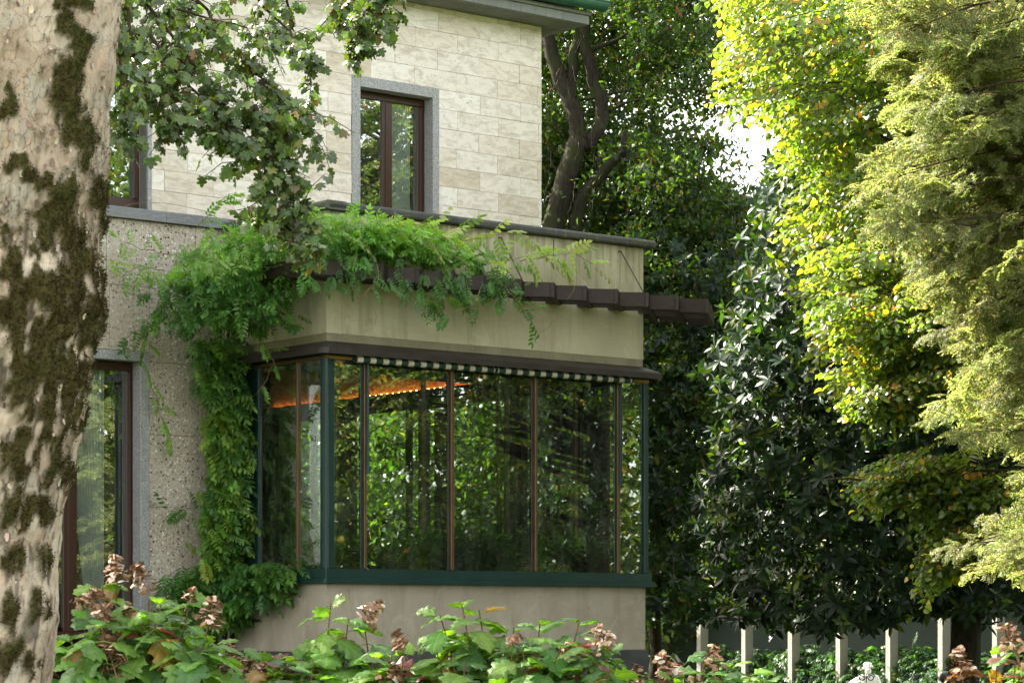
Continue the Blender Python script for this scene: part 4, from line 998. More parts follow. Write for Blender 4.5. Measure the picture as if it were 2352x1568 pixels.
# linden on the right: flat drooping sprays of heart shaped leaves, sunlit at the top
lb = np.array([7.4, 31.5, 0.0])
lin = root_tree('linden_tree', 'tall linden with sunlit yellow green leaves filling the upper right', lb)
def spray(seed, nl=120, L=1.15):
    r = np.random.default_rng(seed); P, D, N = [], [], []
    stems = [(np.array([0, 0, 0.0]), np.array([1.0, 0, -.12]), L)]
    for k in range(9):
        s = .12 + .8 * k / 9; sd = 1 if k % 2 else -1; stems.append((np.array([L * s, 0, -.12 * L * s * s]), unit(np.array([.75, sd * .8, -.12 - .25 * s])), .48 * (1.15 - s) * L))
    for a, d, l in stems:
        k = max(4, int(l / .05))
        for i in range(k):
            t = (i + .6) / k; p = a + d * l * t + np.array([0, 0, -.18 * l * t * t]); sd = 1 if i % 2 else -1
            side = unit(np.cross(np.array([0, 0, 1.0]), d)) * sd
            P.append(p + side * .03); D.append(unit(d * .55 + side * .9 + np.array([0, 0, -.55 + r.normal(0, .2)]) + .2 * r.normal(size=3))); N.append(np.array([0, 0, 1.0]) + .45 * r.normal(size=3))
    n = len(P); c = pick([(.10, .150, .025), (.125, .175, .026), (.070, .11, .025), (.36, .28, .035), (.30, .14, .035)], (5, 4, 3, .55, .22), n)
    V, T, C = batch(T_LINDEN, np.array(P), np.array(D), np.array(N), r.uniform(.060, .105, n), c)
    tw = MB()
    for a, d, l in stems: tw.tube([a, a + d * l * .5 + np.array([0, 0, -.045 * l]), a + d * l + np.array([0, 0, -.18 * l])], [.007, .005, .003], 4, False)
    tv = np.array(tw.v); tq = np.array(tw.f); tt = np.concatenate([tq[:, :3], tq[:, [0, 2, 3]]]) + len(V)
    return np.concatenate([V, tv]), np.concatenate([T, tt]), np.concatenate([C, np.tile([.04, .028, .018], (len(tv), 1))])
SPR = [tri_mesh('leafy_branch', *spray(s), M['lf_linden']) for s in range(7)]
def in_linden(x, y):
    left = np.interp(y, [-80, 30, 130, 180, 240, 300, 360, 430, 500, 600, 690, 770, 850, 930], [1610, 1665, 1660, 1655, 1700, 1740, 1760, 1775, 1790, 1800, 1830, 1870, 1890, 2080])
    return x > left
m = MB(); pts = []
while len(pts) < 520:
    x, y, d = rng.uniform(1650, 2400), rng.uniform(-90, 900), rng.uniform(29.2, 34.8)
    if not in_linden(x - (75 if 270 < y < 470 else 30), y): continue
    if noise.noise(Vector((x * .008, y * .012, d * .4 + 2))) < -.28: continue
    if y > 640 and x > 2000 + (y - 640) * .1 and rng.random() < .75: continue
    if 780 < y and x > 2080: continue
    pts.append((x, y, d, -.25))
for k in range(80):
    x, y = rng.uniform(1850, 2280), rng.uniform(560, 900)
    if in_linden(x - 60, y): pts.append((x, y, rng.uniform(28.0, 29.3), -.2))
for k in range(40): t = rng.random(); pts.append((1960 + 390 * t, 905 - 70 * t + rng.normal(0, 22), rng.uniform(28.2, 29.4), -.18))         # the pale sunlit bough
for k in range(60): t = rng.random(); pts.append((1985 + 370 * t, 1075 + 45 * t + rng.normal(0, 28) + 40 * t, rng.uniform(29.6, 31), -.25))  # shaded lower boughs
for k in range(36): t = rng.random(); pts.append((2130 + 230 * t, 1290 - 120 * t + rng.normal(0, 30), rng.uniform(29.3, 30.6), -.55))
for x, y, d, dz in pts:
    p = W(x, y, d); dr = unit(np.array([-1.0 + rng.normal(0, .35), rng.normal(-.3, .5), dz + rng.normal(0, .14)])); o = bpy.data.objects.new('leafy_branch', SPR[int(rng.integers(7))])
    R = frames(dr[None], (np.array([0, 0, 1.0]) + .25 * rng.normal(size=3))[None])[0]; s = rng.uniform(.75, 1.1); p0 = p - dr * s * .7; mm = Matrix.Identity(4)
    for a in range(3):
        for b in range(3): mm[a][b] = R[b, a] * s
        mm[a][3] = p0[a] - lb[a]
    COL.objects.link(o); o.parent = lin; o.matrix_basis = mm; v = rng.uniform(.85, 1.2); o.color = (v * rng.uniform(.9, 1.15), v, v, 1)
    if rng.random() < .16:
        z = min(p0[2] - .2 + .25 * (lb[0] - p0[0]) * .3, 11); a = np.array([lb[0], lb[1], max(1.5, p0[2] - rng.uniform(.2, .9))]); limb(m, [a, (a + p0) / 2 + np.array([0, 0, .2]), p0], .045, .008, lb, 6, .03)
limb(m, [lb, lb + np.array([-.1, 0, 5]), lb + np.array([-.4, .2, 11])], .22, .08, lb, 12, .02)
for q in ([(1990, 285), (2060, 330), (2150, 400)], [(1950, 560), (2050, 560), (2150, 575)], [(2160, 700), (2220, 590), (2290, 500)], [(1900, 1100), (2100, 1110), (2400, 1160)], [(2120, 90), (2200, 10), (2260, -80)]): limb(m, [W(x, y, 30) for x, y in q], .012, .035, lb, 6, .02)
m.build('trunk', M['twig'], lin, True, False)

# hemlock on the far right: feathery sprays of fine needles
hb = np.array([7.0, 24.5, 0.0])
hem = root_tree('hemlock_tree', 'feathery needle leaved conifer hanging down the right edge in full sun', hb)
def needles(seed):
    r = np.random.default_rng(seed); P, D, N, Sc = [], [], [], []; tw = []
    L = .24; ax = [(np.zeros(3), np.array([1.0, 0, 0]), L)]
    for k in range(9):
        s = .08 + .85 * k / 9; sd = 1 if k % 2 else -1; ax.append((np.array([L * s, 0, -.16 * L * s * s * 2]), unit(np.array([.8, sd * .75, -.15 + r.normal(0, .12)])), .10 * (1.25 - s)))
    for a, d, l in ax:
        k = int(l / .0105)
        for i in range(k):
            t = (i + .5) / k; p = a + d * l * t + np.array([0, 0, -.3 * l * t * t]); sd = 1 if i % 2 else -1; side = np.cross(np.array([0, 0, 1.0]), d) * sd
            P.append(p); D.append(unit(side + d * .5 + np.array([0, 0, -.15]) + .25 * r.normal(size=3))); N.append(np.array([0, 0, 1.0]) + .5 * r.normal(size=3)); Sc.append(r.uniform(.022, .042))
        tw.append((a, d, l))
    n = len(P); c = pick([(.19, .235, .085), (.24, .28, .105), (.14, .19, .072), (.32, .28, .12), (.32, .18, .08)], (4, 4, 3, .8, .3), n)
    nd_ = (np.array([(0, -.12, 0), (1, 0, 0), (0, .12, 0)], float) * np.array([1, 2.0, 1]), np.array([(0, 1, 2)]))
    V, T, C = batch([nd_], np.array(P), np.array(D), np.array(N), np.array(Sc), c); t_ = MB()
    for a, d, l in tw: t_.tube([a, a + d * l * .5 + np.array([0, 0, -.07 * l]), a + d * l + np.array([0, 0, -.3 * l])], [.004, .003, .0015], 3, False)
    tv = np.array(t_.v); tq = np.array(t_.f); tt = np.concatenate([tq[:, :3], tq[:, [0, 2, 3]]]) + len(V)
    return np.concatenate([V, tv]), np.concatenate([T, tt]), np.concatenate([C, np.tile([.13, .10, .05], (len(tv), 1))])
NE = [needles(s) for s in range(4)]
def bigspray(seed):
    r = np.random.default_rng(seed); Vs, Ts, Cs, b = [], [], [], 0; L = .95
    for k in range(34):
        s = .05 + .95 * k / 34; sd = 1 if k % 2 else -1; v, t, c = NE[int(r.integers(4))]
        d = unit(np.array([.55 + r.normal(0, .25), sd * abs(r.normal(.7, .3)), -.25 + r.normal(0, .45)])) if k < 33 else np.array([1.0, 0, -.3]); R = frames(d[None], (np.array([0, 0, 1.0]) + .2 * r.normal(size=3))[None])[0]
        p = np.array([L * s, sd * abs(r.normal(0, .10)) * (1.2 - s), -.22 * L * s * s + r.normal(0, .04)]); Vs.append(v @ R * r.uniform(.75, 1.15) + p); Ts.append(t + b); Cs.append(c * r.uniform(.85, 1.2)); b += len(v)
    m = MB(); m.tube([(L * s, 0, -.22 * L * s * s) for s in np.linspace(0, 1, 7)], np.linspace(.012, .003, 7), 5, False); tv = np.array(m.v); tq = np.array(m.f); tt = np.concatenate([tq[:, :3], tq[:, [0, 2, 3]]]) + b
    return np.concatenate(Vs + [tv]), np.concatenate(Ts + [tt]), np.concatenate(Cs + [np.tile([.07, .05, .035], (len(tv), 1))])
BSP = [tri_mesh('feathery_branch', *bigspray(s), M['lf_con']) for s in range(5)]
m = MB(); k = 0
while k < 330:
    y = rng.uniform(-80, 1290); left = np.interp(y, [-80, 0, 120, 260, 330, 430, 520, 600, 760, 900, 1000, 1080, 1180, 1290], [1990, 2010, 2030, 2110, 2130, 1990, 2060, 2120, 2210, 2230, 2210, 2290, 2300, 2310])
    x = left + abs(rng.normal(0, 170)) + 20 - rng.exponential(38)
    if x > 2440: continue
    if noise.noise(Vector((x * .010, y * .015, 3.3))) < -.02 - .3 * min(1, (x - left) / 300): continue
    d = rng.uniform(23.4, 26.4) ; p = W(x, y, d); k += 1
    dr = unit(np.array([-.9 + rng.normal(0, .3), rng.normal(-.45, .5), -.14 + rng.normal(0, .22)])); s = rng.uniform(.6, 1.05); R = frames(dr[None], (np.array([0, -.35, 1.0]) + .4 * rng.normal(size=3))[None])[0]; p0 = p - dr * .95 * s
    o = bpy.data.objects.new('feathery_branch', BSP[int(rng.integers(5))]); mm = Matrix.Identity(4)
    for a in range(3):
        for b in range(3): mm[a][b] = R[b, a] * s
        mm[a][3] = p0[a] - hb[a]
    COL.objects.link(o); o.parent = hem; o.matrix_basis = mm; v = rng.uniform(.85, 1.2); o.color = (v, v * rng.uniform(.95, 1.05), v, 1)
    if k % 2 == 0: a = np.array([hb[0], hb[1], p0[2] + .5]); limb(m, [a, (a + p0) / 2 + np.array([0, 0, .12]), p0 * .6 + p * .4], .034, .006, hb, 5, .02)
for k in range(210):                                        # the rest of the tree round its trunk
    az = rng.uniform(-1.9, 1.9); z = rng.uniform(1.6, 9.5); r_ = (2.3 - .16 * z) * rng.uniform(.45, 1.0); dr = np.array([math.cos(az), math.sin(az), -.15 + rng.normal(0, .15)]); dr = unit(dr); p0 = hb + np.array([dr[0] * (r_ - .5), dr[1] * (r_ - .5), z])
    R = frames(dr[None], (np.array([0, 0, 1.0]) + .35 * rng.normal(size=3))[None])[0]; s = rng.uniform(.8, 1.2); o = bpy.data.objects.new('feathery_branch', BSP[int(rng.integers(5))]); mm = Matrix.Identity(4)
    for a in range(3):
        for b in range(3): mm[a][b] = R[b, a] * s
        mm[a][3] = p0[a] - hb[a]
    COL.objects.link(o); o.parent = hem; o.matrix_basis = mm
limb(m, [hb, hb + np.array([0, 0, 5.0]), hb + np.array([0, 0, 10.0])], .17, .06, hb, 10, .01)
m.build('trunk', M['twig'], hem, True, False)

# trees farther back, beyond the garden wall
LIN = [(.060, .10, .030), (.078, .115, .032), (.042, .070, .026), (.20, .18, .04)]
far = [(-4.8, 51, 8.0, 'leafy tree behind the villa, seen through the side pane of the bay'), (.69, 46.5, 16.5, 'dense green tree close behind the forked oak'), (6.8, 67, 9.5, 'sunlit yellow green tree right behind the olive leaved magnolia'), (12.2, 66, 12.5, 'bright green tree directly behind the big magnolia'), (17.5, 65, 13, 'leafy tree behind the feathery conifer'), (-2.8, 52, 7.5, 'round green tree behind the villa, seen through the panes'), (-.6, 48.5, 6.5, 'light green tree close behind the villa, seen through the middle panes'), (-1, 72, 9, 'broad yellow green tree far behind the villa roof corner'), (5.6, 70, 12.3, 'pale hazy tree seen through the gap between oak and linden'), (12, 66, 9, 'tall light green tree behind the garden wall on the right'), (19, 70, 10, 'dense green tree behind the far right of the garden wall'), (8.6, 78, 6.0, 'lower sunlit tree far behind the magnolias'), (2.2, 64, 5.2, 'bright green bushy tree behind the garden wall near the bay')]
for x, y, h, lab in far:
    near = y < 54
    crown_tree('tree', lab, (x, y, 0), .22 if not near else .1, [((x, y, h * .55), (3.6, 3.2, h * .48) if lab.find('forked') < 0 else (2.7, 2.6, 7.5))], [330 if lab.find('forked') < 0 else 520], 50 if not near else 95, .5, .19 if not near else .145, LIN, (4, 3, 3, .5), T_SIMPLE, 'lf_linden')
# trees to the right of the garden, mirrored in the panes
for x, y, h, lab in ((12.5, 27.0, 11, 'yellow leaved linden beyond the right edge, mirrored in the glazed bay'), (15.5, 22.5, 12, 'green linden right of the garden, mirrored in the upper window'), (18.5, 30.5, 12, 'dark tree far to the right, mirrored in the bay glazing'), (9.5, 19.5, 10, 'leafy tree near the camera on the right, mirrored in the garden door')):
    crown_tree('tree', lab, (x, y, 0), .1, [((x, y, h * .52), (3.3, 3.3, h * .5))], [300], 62, .45, .16, [(.085, .13, .022), (.105, .15, .022), (.05, .08, .02), (.34, .24, .035)], (4, 3, 3, .6), T_LINDEN, 'lf_linden')

# far woods: one behind the villa (seen through the panes), one beyond the right edge (mirrored in them)
def wood(lo, hi, n, size):
    P = rng.uniform(0, 1, (n, 3)) * (np.array(hi) - lo) + lo; P[:, 2] = lo[2] + (P[:, 2] - lo[2]) * (.75 + .25 * np.sin(P[:, 0] * 1.1 + P[:, 1] * .9))
    V, T, C = batch(T_SIMPLE, P, rand_unit(n) + np.array([0, 0, -.4]), rand_unit(n) * .7 + np.array([0, 0, 1]), rng.uniform(size * .7, size * 1.3, n), pick(LIN, (4, 3, 3, .5), n))
    tag(put('far_wood', tri_mesh('far_wood', V, T, C, M['lf_linden'])), kind='stuff')
wood((-15, 60, 0), (.5, 63, 8), 14000, .2); wood((22, 11, 0), (24.5, 44, 10), 22000, .24)
# ------------------------------------------------------------------ wisteria over the pergola and down the wall
wis = empty('wisteria_vine', (HX, HY, 0), HR)
tag(wis, 'leafy green wisteria climbing the wall beside the bay and spilling over the pergola', 'climbing plant')
def WL(P): return P                                    # its parts are written in house axes, like the house
P, Dv, Sz, Tn = [], [], [], []
def wput(p, d, s, k): P.append(p); Dv.append(d); Sz.append(s); Tn.append(k)
# mound on the pergola: crest height and depth change along the front
for i in range(1450):
    x = rng.uniform(-1.0, 2.35); f = np.interp(x, [-1.0, -.3, .3, 1.0, 1.6, 2.1, 2.35], [.36, .52, .46, .46, .30, .14, .03]); y = rng.uniform(-.62, -.04) if x > 0 else rng.uniform(-.78, 1.2)
    if x > .5 and rng.random() < (x - .5) * .55: continue
    z = 5.84 + f * .9 * rng.random() ** .8 * (1 + .3 * noise.noise(Vector((x * 2.2, y * 2, 1))))
    out_ = np.array([rng.normal(-.1, .6), -.75 + rng.normal(0, .45), rng.normal(.15, .5)])
    wput((x, y, z), out_, rng.uniform(.13, .225), 1 if z > 5.94 else 0)  # top leaves take the lighter palette: sky light put into their colour
# curtain hanging over the front edge of the joists
for i in range(120):
    x = rng.choice([rng.normal(.15, .3), rng.normal(-.5, .35), rng.normal(.85, .16), rng.normal(1.95, .22), rng.normal(1.35, .1)]); z = rng.uniform(5.46, 5.86) - (.12 if abs(x - .85) < .25 else 0)
    wput((x, rng.uniform(-.80, -.62), z), np.array([rng.normal(0, .45), -.6, -.75 + rng.normal(0, .3)]), rng.uniform(.14, .23), 0)
# dense hanging mass at the left corner, over the side joists
for i in range(900):
    x = rng.uniform(-1.45, -.25); t = rng.random(); y = rng.uniform(.2, 1.9); z = 6.15 - 1.0 * t - .2 * abs(x + .8)
    if x < -1.15 and t < .25: continue
    wput((x - .1 * t, y - .25, z), np.array([-.45 + rng.normal(0, .45), -.7 + rng.normal(0, .4), -.25 + rng.normal(0, .4)]), rng.uniform(.15, .25), 1 if t < .45 else 0)  # upper part again coloured lighter to imitate light from the sky
# the column of leaves down the corner of wall and bay
for i in range(1000):
    t = rng.random(); z = 5.1 - 3.45 * t; wdt = np.interp(t, [0, .2, .4, .7, .85, 1.0], [.42, .30, .27, .34, .44, .40]); cx = np.interp(t, [0, .3, .7, 1], [-.42, -.24, -.30, -.42])
    x = cx + rng.normal(0, .44) * wdt; y = 1.78 + rng.uniform(-.18, .30) - .1 * t
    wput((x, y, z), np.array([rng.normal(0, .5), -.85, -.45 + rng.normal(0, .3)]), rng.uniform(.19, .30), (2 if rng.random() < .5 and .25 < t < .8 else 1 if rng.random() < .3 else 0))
# the wide skirt at the foot
for i in range(300):
    t = rng.random(); s = rng.random(); x = np.interp(s, [0, .4, .6, 1], [-.95, -.45, -.28, -.14]) - rng.uniform(0, .15); y = np.interp(s, [0, .4, .6, 1], [1.95, 1.75, 1.4, .7]); z = 2.36 - .62 * t * (1.1 - s * .5) - .22 * abs(x + .4)
    if z < 1.6: continue
    wput((x, y, z), np.array([rng.normal(0, .7), -.7, -.25 + rng.normal(0, .3)]), rng.uniform(.20, .34), 0)
# outlying sprigs: against the parapet, along the left wall
def sprig(pts, n, tn, s0=.16, s1=.26):
    ts = np.linspace(0, 1, len(pts)); t = np.linspace(.05, 1, n); q = np.column_stack([np.interp(t, ts, [p[a] for p in pts]) for a in range(3)])
    for i in range(n):
        d = q[min(n - 1, i + 1)] - q[max(0, i - 1)]; d = unit(d); sd = 1 if i % 2 else -1
        wput(q[i], d * .6 + np.array([0, -.35, 0]) + np.array([0, 0, 1]) * sd * .45 + .25 * rng.normal(size=3), rng.uniform(s0, s1), tn)
canes = []
for pts, n, tn in (([(1.9, -.5, 5.9), (2.4, -.5, 5.98), (2.75, -.5, 6.12), (3.05, -.5, 6.12)], 9, 3), ([(2.5, -.5, 5.98), (3.0, -.5, 6.10), (3.35, -.5, 6.16), (3.65, -.5, 6.05)], 11, 3), ([(1.4, -.15, 6.0), (1.6, -.08, 6.22), (1.85, -.05, 6.33)], 6, 3),
                   ([(.55, -.1, 6.1), (.75, -.05, 6.28), (1.0, -.05, 6.32)], 6, 3), ([(1.1, -.1, 6.1), (1.25, -.06, 6.3), (1.5, -.04, 6.38)], 6, 3), ([(2.0, -.7, 5.7), (2.2, -.75, 5.5), (2.35, -.8, 5.35), (2.45, -.8, 5.2)], 8, 0),
                   ([(1.75, -.72, 5.62), (1.6, -.8, 5.35), (1.2, -.8, 5.22), (.95, -.8, 5.24)], 7, 0), ([(-.6, 1.4, 5.4), (-.42, .9, 5.1), (-.25, .7, 4.7), (-.4, .9, 4.3)], 10, 1), ([(-1.0, 1.7, 5.6), (-1.25, 1.9, 5.2), (-1.3, 2.0, 4.8), (-1.1, 2.0, 4.3), (-.95, 2.0, 3.9)], 15, 1),
                   ([(-1.0, 1.7, 6.0), (-1.35, 1.9, 6.05), (-1.6, 2.0, 6.15)], 8, 1), ([(-1.1, 1.8, 5.8), (-1.4, 2.0, 5.85), (-1.55, 2.05, 5.72)], 8, 1), ([(-1.1, 1.9, 5.2), (-1.45, 2.0, 5.05), (-1.55, 2.0, 4.95)], 7, 0), ([(-.5, 1.8, 2.9), (-.75, 1.9, 3.0), (-.95, 1.95, 2.95)], 6, 0),
                   ([(-.14, 1.0, 2.2), (-.16, .6, 2.25), (-.16, .3, 2.28)], 8, 0), ([(.9, -.6, 6.1), (1.5, -.6, 6.15), (1.9, -.65, 6.2), (2.3, -.6, 6.32)], 9, 3), ([(-.55, .9, 6.35), (-.3, .5, 6.5), (-.15, .3, 6.62)], 7, 1), ([(-.9, 1.4, 6.3), (-.7, 1.3, 6.55), (-.6, 1.25, 6.68)], 7, 1)):
    sprig(pts, n, tn, *((.24, .36) if tn == 3 else (.16, .26))); canes.append(pts)
P = np.array(P); Dv = unit(np.array(Dv)); Sz = np.array(Sz); Tn = np.array(Tn); n = len(P)
pal = {0: ([(.07, .165, .034), (.09, .20, .038), (.055, .135, .036)], (3, 2, 2)), 1: ([(.20, .35, .075), (.16, .30, .07), (.26, .40, .09)], (3, 3, 1)), 2: ([(.12, .21, .025), (.17, .26, .03)], (2, 1)), 3: ([(.26, .34, .09), (.36, .42, .15), (.16, .26, .06)], (2, 1.4, 1.4))}  # second palette is brightened as if lit by the sky
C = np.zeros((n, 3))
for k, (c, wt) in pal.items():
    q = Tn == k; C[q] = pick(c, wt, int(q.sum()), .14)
Nn = np.array([0, -.25, 1.0]) + .45 * rng.normal(size=(n, 3))
cl = np.array([HX, HY]) ; dw = np.array([np.linalg.norm(HW(*p) - np.array([0, 0, 1.6])) for p in P])
o_ = np.argsort(dw / Sz); a, b = o_[:300], o_[300:]
individuals('leaf', T_WIST, M['lf_wist'], wis, P[a], Dv[a], Nn[a], Sz[a], C[a])
V, T, Cc = batch(T_WIST, P[b], Dv[b], Nn[b], Sz[b], C[b]); tag(put('foliage', tri_mesh('foliage', V, T, Cc, M['lf_wist']), wis), kind='stuff')
m = MB()
for pts in canes:
    t = np.linspace(0, 1, len(pts)); s = np.linspace(0, 1, 14); q = np.column_stack([np.interp(s, t, [p[a] for p in pts]) for a in range(3)]); q[1:-1] += rng.normal(0, .012, (12, 3)); m.tube(q, np.linspace(.007, .003, 14), 5)
def curl(pts, r=.004):
    t = np.linspace(0, 1, len(pts)); s = np.linspace(0, 1, 26); q = np.column_stack([np.interp(s, t, [p[a] for p in pts]) for a in range(3)])
    for _ in range(3): q[1:-1] = (q[:-2] + q[2:] + 2 * q[1:-1]) / 4
    m.tube(q, np.linspace(r, r * .5, 26), 5)
for pts in ([(.0, -.75, 5.95), (.12, -.85, 5.72), (.14, -.87, 5.5), (-.1, -.87, 5.36), (.02, -.87, 5.25), (.1, -.87, 5.12), (.07, -.87, 5.0)], [(-.12, -.8, 5.8), (-.22, -.85, 5.66), (-.2, -.86, 5.45), (-.16, -.86, 5.28)], [(1.25, -.7, 5.95), (1.45, -.8, 5.85), (1.42, -.84, 5.55), (1.5, -.86, 5.35)],
            [(2.45, -.8, 5.2), (2.5, -.82, 5.08), (2.68, -.84, 5.16), (2.78, -.84, 5.34)], [(.95, -.8, 5.24), (.8, -.82, 5.22), (.78, -.82, 5.12)], [(3.1, -.6, 5.85), (3.25, -.65, 5.78), (3.2, -.68, 5.66), (3.08, -.68, 5.54)], [(2.9, -.05, 6.35), (3.3, -.08, 6.1), (3.4, -.3, 5.85)], [(1.9, -.03, 6.3), (2.3, -.05, 6.42), (2.5, -.08, 6.38)],
            [(-.2, 2.1, 6.62), (-.9, 2.1, 6.68), (-1.4, 2.1, 6.62), (-1.7, 2.1, 6.45)], [(.3, -.02, 2.0), (.22, -.15, 1.95), (.25, -.15, 1.75)], [(.15, .8, 5.2), (.02, 1.0, 4.9), (-.1, 1.1, 4.6)]): curl(pts)
tag(m.build('cane', M['vinecane'], wis, True, False), kind='stuff')
m = MB()
for k in range(4):
    q = [(-.32 + .08 * k + .05 * math.sin(3 * z + k), 1.95 + .03 * math.cos(2 * z + k), z) for z in np.linspace(0, 5.6, 22)]; m.tube(q, np.linspace(.035, .015, 22), 7)
tag(m.build('stem', M['twig'], wis, True, False), kind='stuff')

# ------------------------------------------------------------------ ferns standing inside the glass
def fern(seed, nf=60, L=.95):
    r = np.random.default_rng(seed); P, D, N, S_ = [], [], [], []
    for f in range(nf):
        az = r.uniform(0, 6.283); el = r.uniform(.75, 1.4); l = L * r.uniform(.5, 1.05); h = np.array([math.cos(az), math.sin(az), 0]); k = 26
        for i in range(k):
            t = (i + 1) / k; p = h * l * min(.42, math.cos(el)) * t + np.array([0, 0, l * (math.sin(el) * t - .30 * t * t)]); d = unit(h * math.cos(el) + np.array([0, 0, math.sin(el) - .9 * t]))
            for sd in (1, -1): P.append(p); D.append(unit(np.cross(d, np.array([0, 0, 1.0])) * sd + d * .5 + np.array([0, 0, -.2]))); N.append(np.array([0, 0, 1.0]) + .25 * r.normal(size=3)); S_.append(.13 * (1 - t) ** .6 * math.sin(min(1.57, t * 6)) + .015)
    tp = (np.array([(0, -.10, 0), (.5, -.12, .02), (1, 0, -.08), (.5, .12, .02), (0, .10, 0)], float), np.array([(0, 1, 4), (1, 3, 4), (1, 2, 3)])); n = len(P)
    return tri_mesh('fern', *batch([tp], np.array(P), np.array(D), np.array(N), np.array(S_), pick([(.13, .27, .055), (.18, .33, .07), (.10, .21, .05)], (3, 2, 2), n)), M['lf_fern'])
FM = [fern(s) for s in range(4)]
fl = ['in the left end of the front pane bed, under the crank rod', 'just right of the crank rod at the left of the bay', 'in front of the bright gap between the dark inner posts', 'left of the second bronze mullion', 'right of the second bronze mullion', 'in the middle of the centre pane, under the dark reflection', 'left of the third bronze mullion', 'right of the third bronze mullion', 'in the middle of the right pane, over a pale bare stalk', 'left of the last bronze mullion', 'in the last narrow pane beside the right corner post']
for k, x in enumerate(np.linspace(.28, 4.72, 11)):
    q = HW(x, .42 + .05 * math.sin(k * 2.1), 2.16); o = put('fern', FM[k % 4]); o.location = tuple(q); o.rotation_euler = (0, 0, k * 1.3); s = (1.0, .9, .8, 1.0, 1.1, 1.2, 1.15, 1.05, 1.0, .95, .9)[k]; o.scale = (s, s, s * 1.05)
    tag(o, 'fine leaved fern ' + fl[k], 'fern', 'ferns planted behind the bay glass')
for k, y in enumerate((.75, 1.2)):
    q = HW(.40, y, 2.16); o = put('fern', FM[k + 1]); o.location = tuple(q); o.rotation_euler = (0, 0, k * 2.0 + .5); o.scale = (.95, .95, 1)
    tag(o, ('fine leaved fern behind the side pane, nearest the green corner post', 'fine leaved fern behind the side pane, farthest back beside the wisteria')[k], 'fern', 'ferns planted behind the bay glass')

# ------------------------------------------------------------------ oak-leaved hydrangeas in front
def hyd_leaf(seed):
    r = np.random.default_rng(seed); ts = [0, .07, .16, .24, .31, .40, .50, .59, .66, .76, .87, 1.0]; ws = [.01, .16, .25, .44, .31, .30, .47, .40, .27, .30, .15, .004]
    arch, fold = r.uniform(.12, .5), r.uniform(.0, .35); V, U, T = [], [], []
    for i, (t, w_) in enumerate(zip(ts, ws)):
        for j in range(-3, 4):
            s = j / 3; wd = w_ * (1 + r.normal(0, .06)); adv = .12 * abs(s) * (1 if 0 < i < 11 else 0) * (1 if ws[i] > .28 else .3)
            x = t + adv; y = s * wd; z = fold * abs(y) - arch * x * x + .018 * math.cos(18.8 * (t - .8 * abs(s) * wd)) * (abs(s) > .2) + r.normal(0, .006) - .08 * (abs(s) == 1)
            V.append((x, y, z)); U.append((t, y, abs(s)))
    for i in range(len(ts) - 1):
        for j in range(6):
            a = i * 7 + j; b = a + 7; T += [(a, b, a + 1), (a + 1, b, b + 1)]
    k = len(V)
    for i in range(4):
        x = -.28 + .28 * i / 3; V += [(x, .012, -.01), (x, -.012, -.01), (x, 0, .012)]; U += [(0, .5, 0)] * 3
    for i in range(3):
        a = k + 3 * i
        for j in range(3): b_ = (j + 1) % 3; T += [(a + j, a + b_, a + 3 + j), (a + b_, a + 3 + b_, a + 3 + j)]
    return tri_mesh('leaf', V, T, (1, 1, 1), M['lf_hyd'], True, {'luv': U})
HL = [hyd_leaf(s) for s in range(7)]
def panicle(seed, L, nfl, drying):
    r = np.random.default_rng(seed); P, D, N, S_, C = [], [], [], [], []; sep = fan([(0, -.06), (.3, -.42), (.75, -.42), (1, 0), (.75, .42), (.3, .42), (0, .06)], .35, (.5, 0)); m = MB()
    for i in range(nfl):
        t = r.random() ** .8; rad = .42 * L * (1 - t * .75) * r.uniform(.55, 1.1); az = r.uniform(0, 6.283); p = np.array([math.cos(az) * rad, math.sin(az) * rad, L * t]); o = unit(p * np.array([1, 1, .2]) + np.array([0, 0, .25 * L])) 
        m.tube([(0, 0, L * t * .8), p], [.0022, .0012], 3, False); nn = unit(o + .5 * r.normal(size=3)); u_ = unit(np.cross(nn, rand_unit(1)[0])); v_ = np.cross(nn, u_)
        c = pick([(.24, .14, .08), (.34, .215, .135), (.50, .365, .265), (.18, .10, .055), (.60, .47, .37)], (3, 3, 1.6 * drying, 2.2, .8 * drying), 1)[0]
        for q in range(int(r.integers(2, 5))):
            a = q * 1.57 + r.normal(0, .2); P.append(p); D.append(u_ * math.cos(a) + v_ * math.sin(a) - nn * .15); N.append(nn); S_.append(r.uniform(.017, .032)); C.append(c * r.uniform(.85, 1.15))
    for i in range(nfl * 5):
        t = r.random(); rad = .36 * L * (1 - t * .8) * r.random() ** .5; az = r.uniform(0, 6.283); p = np.array([math.cos(az) * rad, math.sin(az) * rad, L * t]); P.append(p); D.append(rand_unit(1)[0]); N.append(rand_unit(1)[0]); S_.append(r.uniform(.004, .009)); C.append(pick([(.28, .15, .06), (.20, .16, .05), (.16, .09, .05)], (2, 1, 1), 1)[0])
    m.tube([(0, 0, -.09), (0, 0, L * .9)], [.004, .002], 5, False)
    V, T, Cc = batch([sep], np.array(P), np.array(D), np.array(N), np.array(S_), np.array(C)); tv = np.array(m.v); tq = np.array([f[:4] for f in m.f]); tt = np.concatenate([tq[:, :3], tq[:, [0, 2, 3]]]) + len(V)
    return tri_mesh('flower_head', np.concatenate([V, tv]), np.concatenate([T, tt]), np.concatenate([Cc, np.tile([.20, .12, .06], (len(tv), 1))]), M['tint'], False)
HP = [panicle(3, .22, 52, 1.3), panicle(4, .19, 38, .6), panicle(5, .24, 60, 1.0), panicle(6, .12, 28, 1.6), panicle(7, .19, 64, .4)]
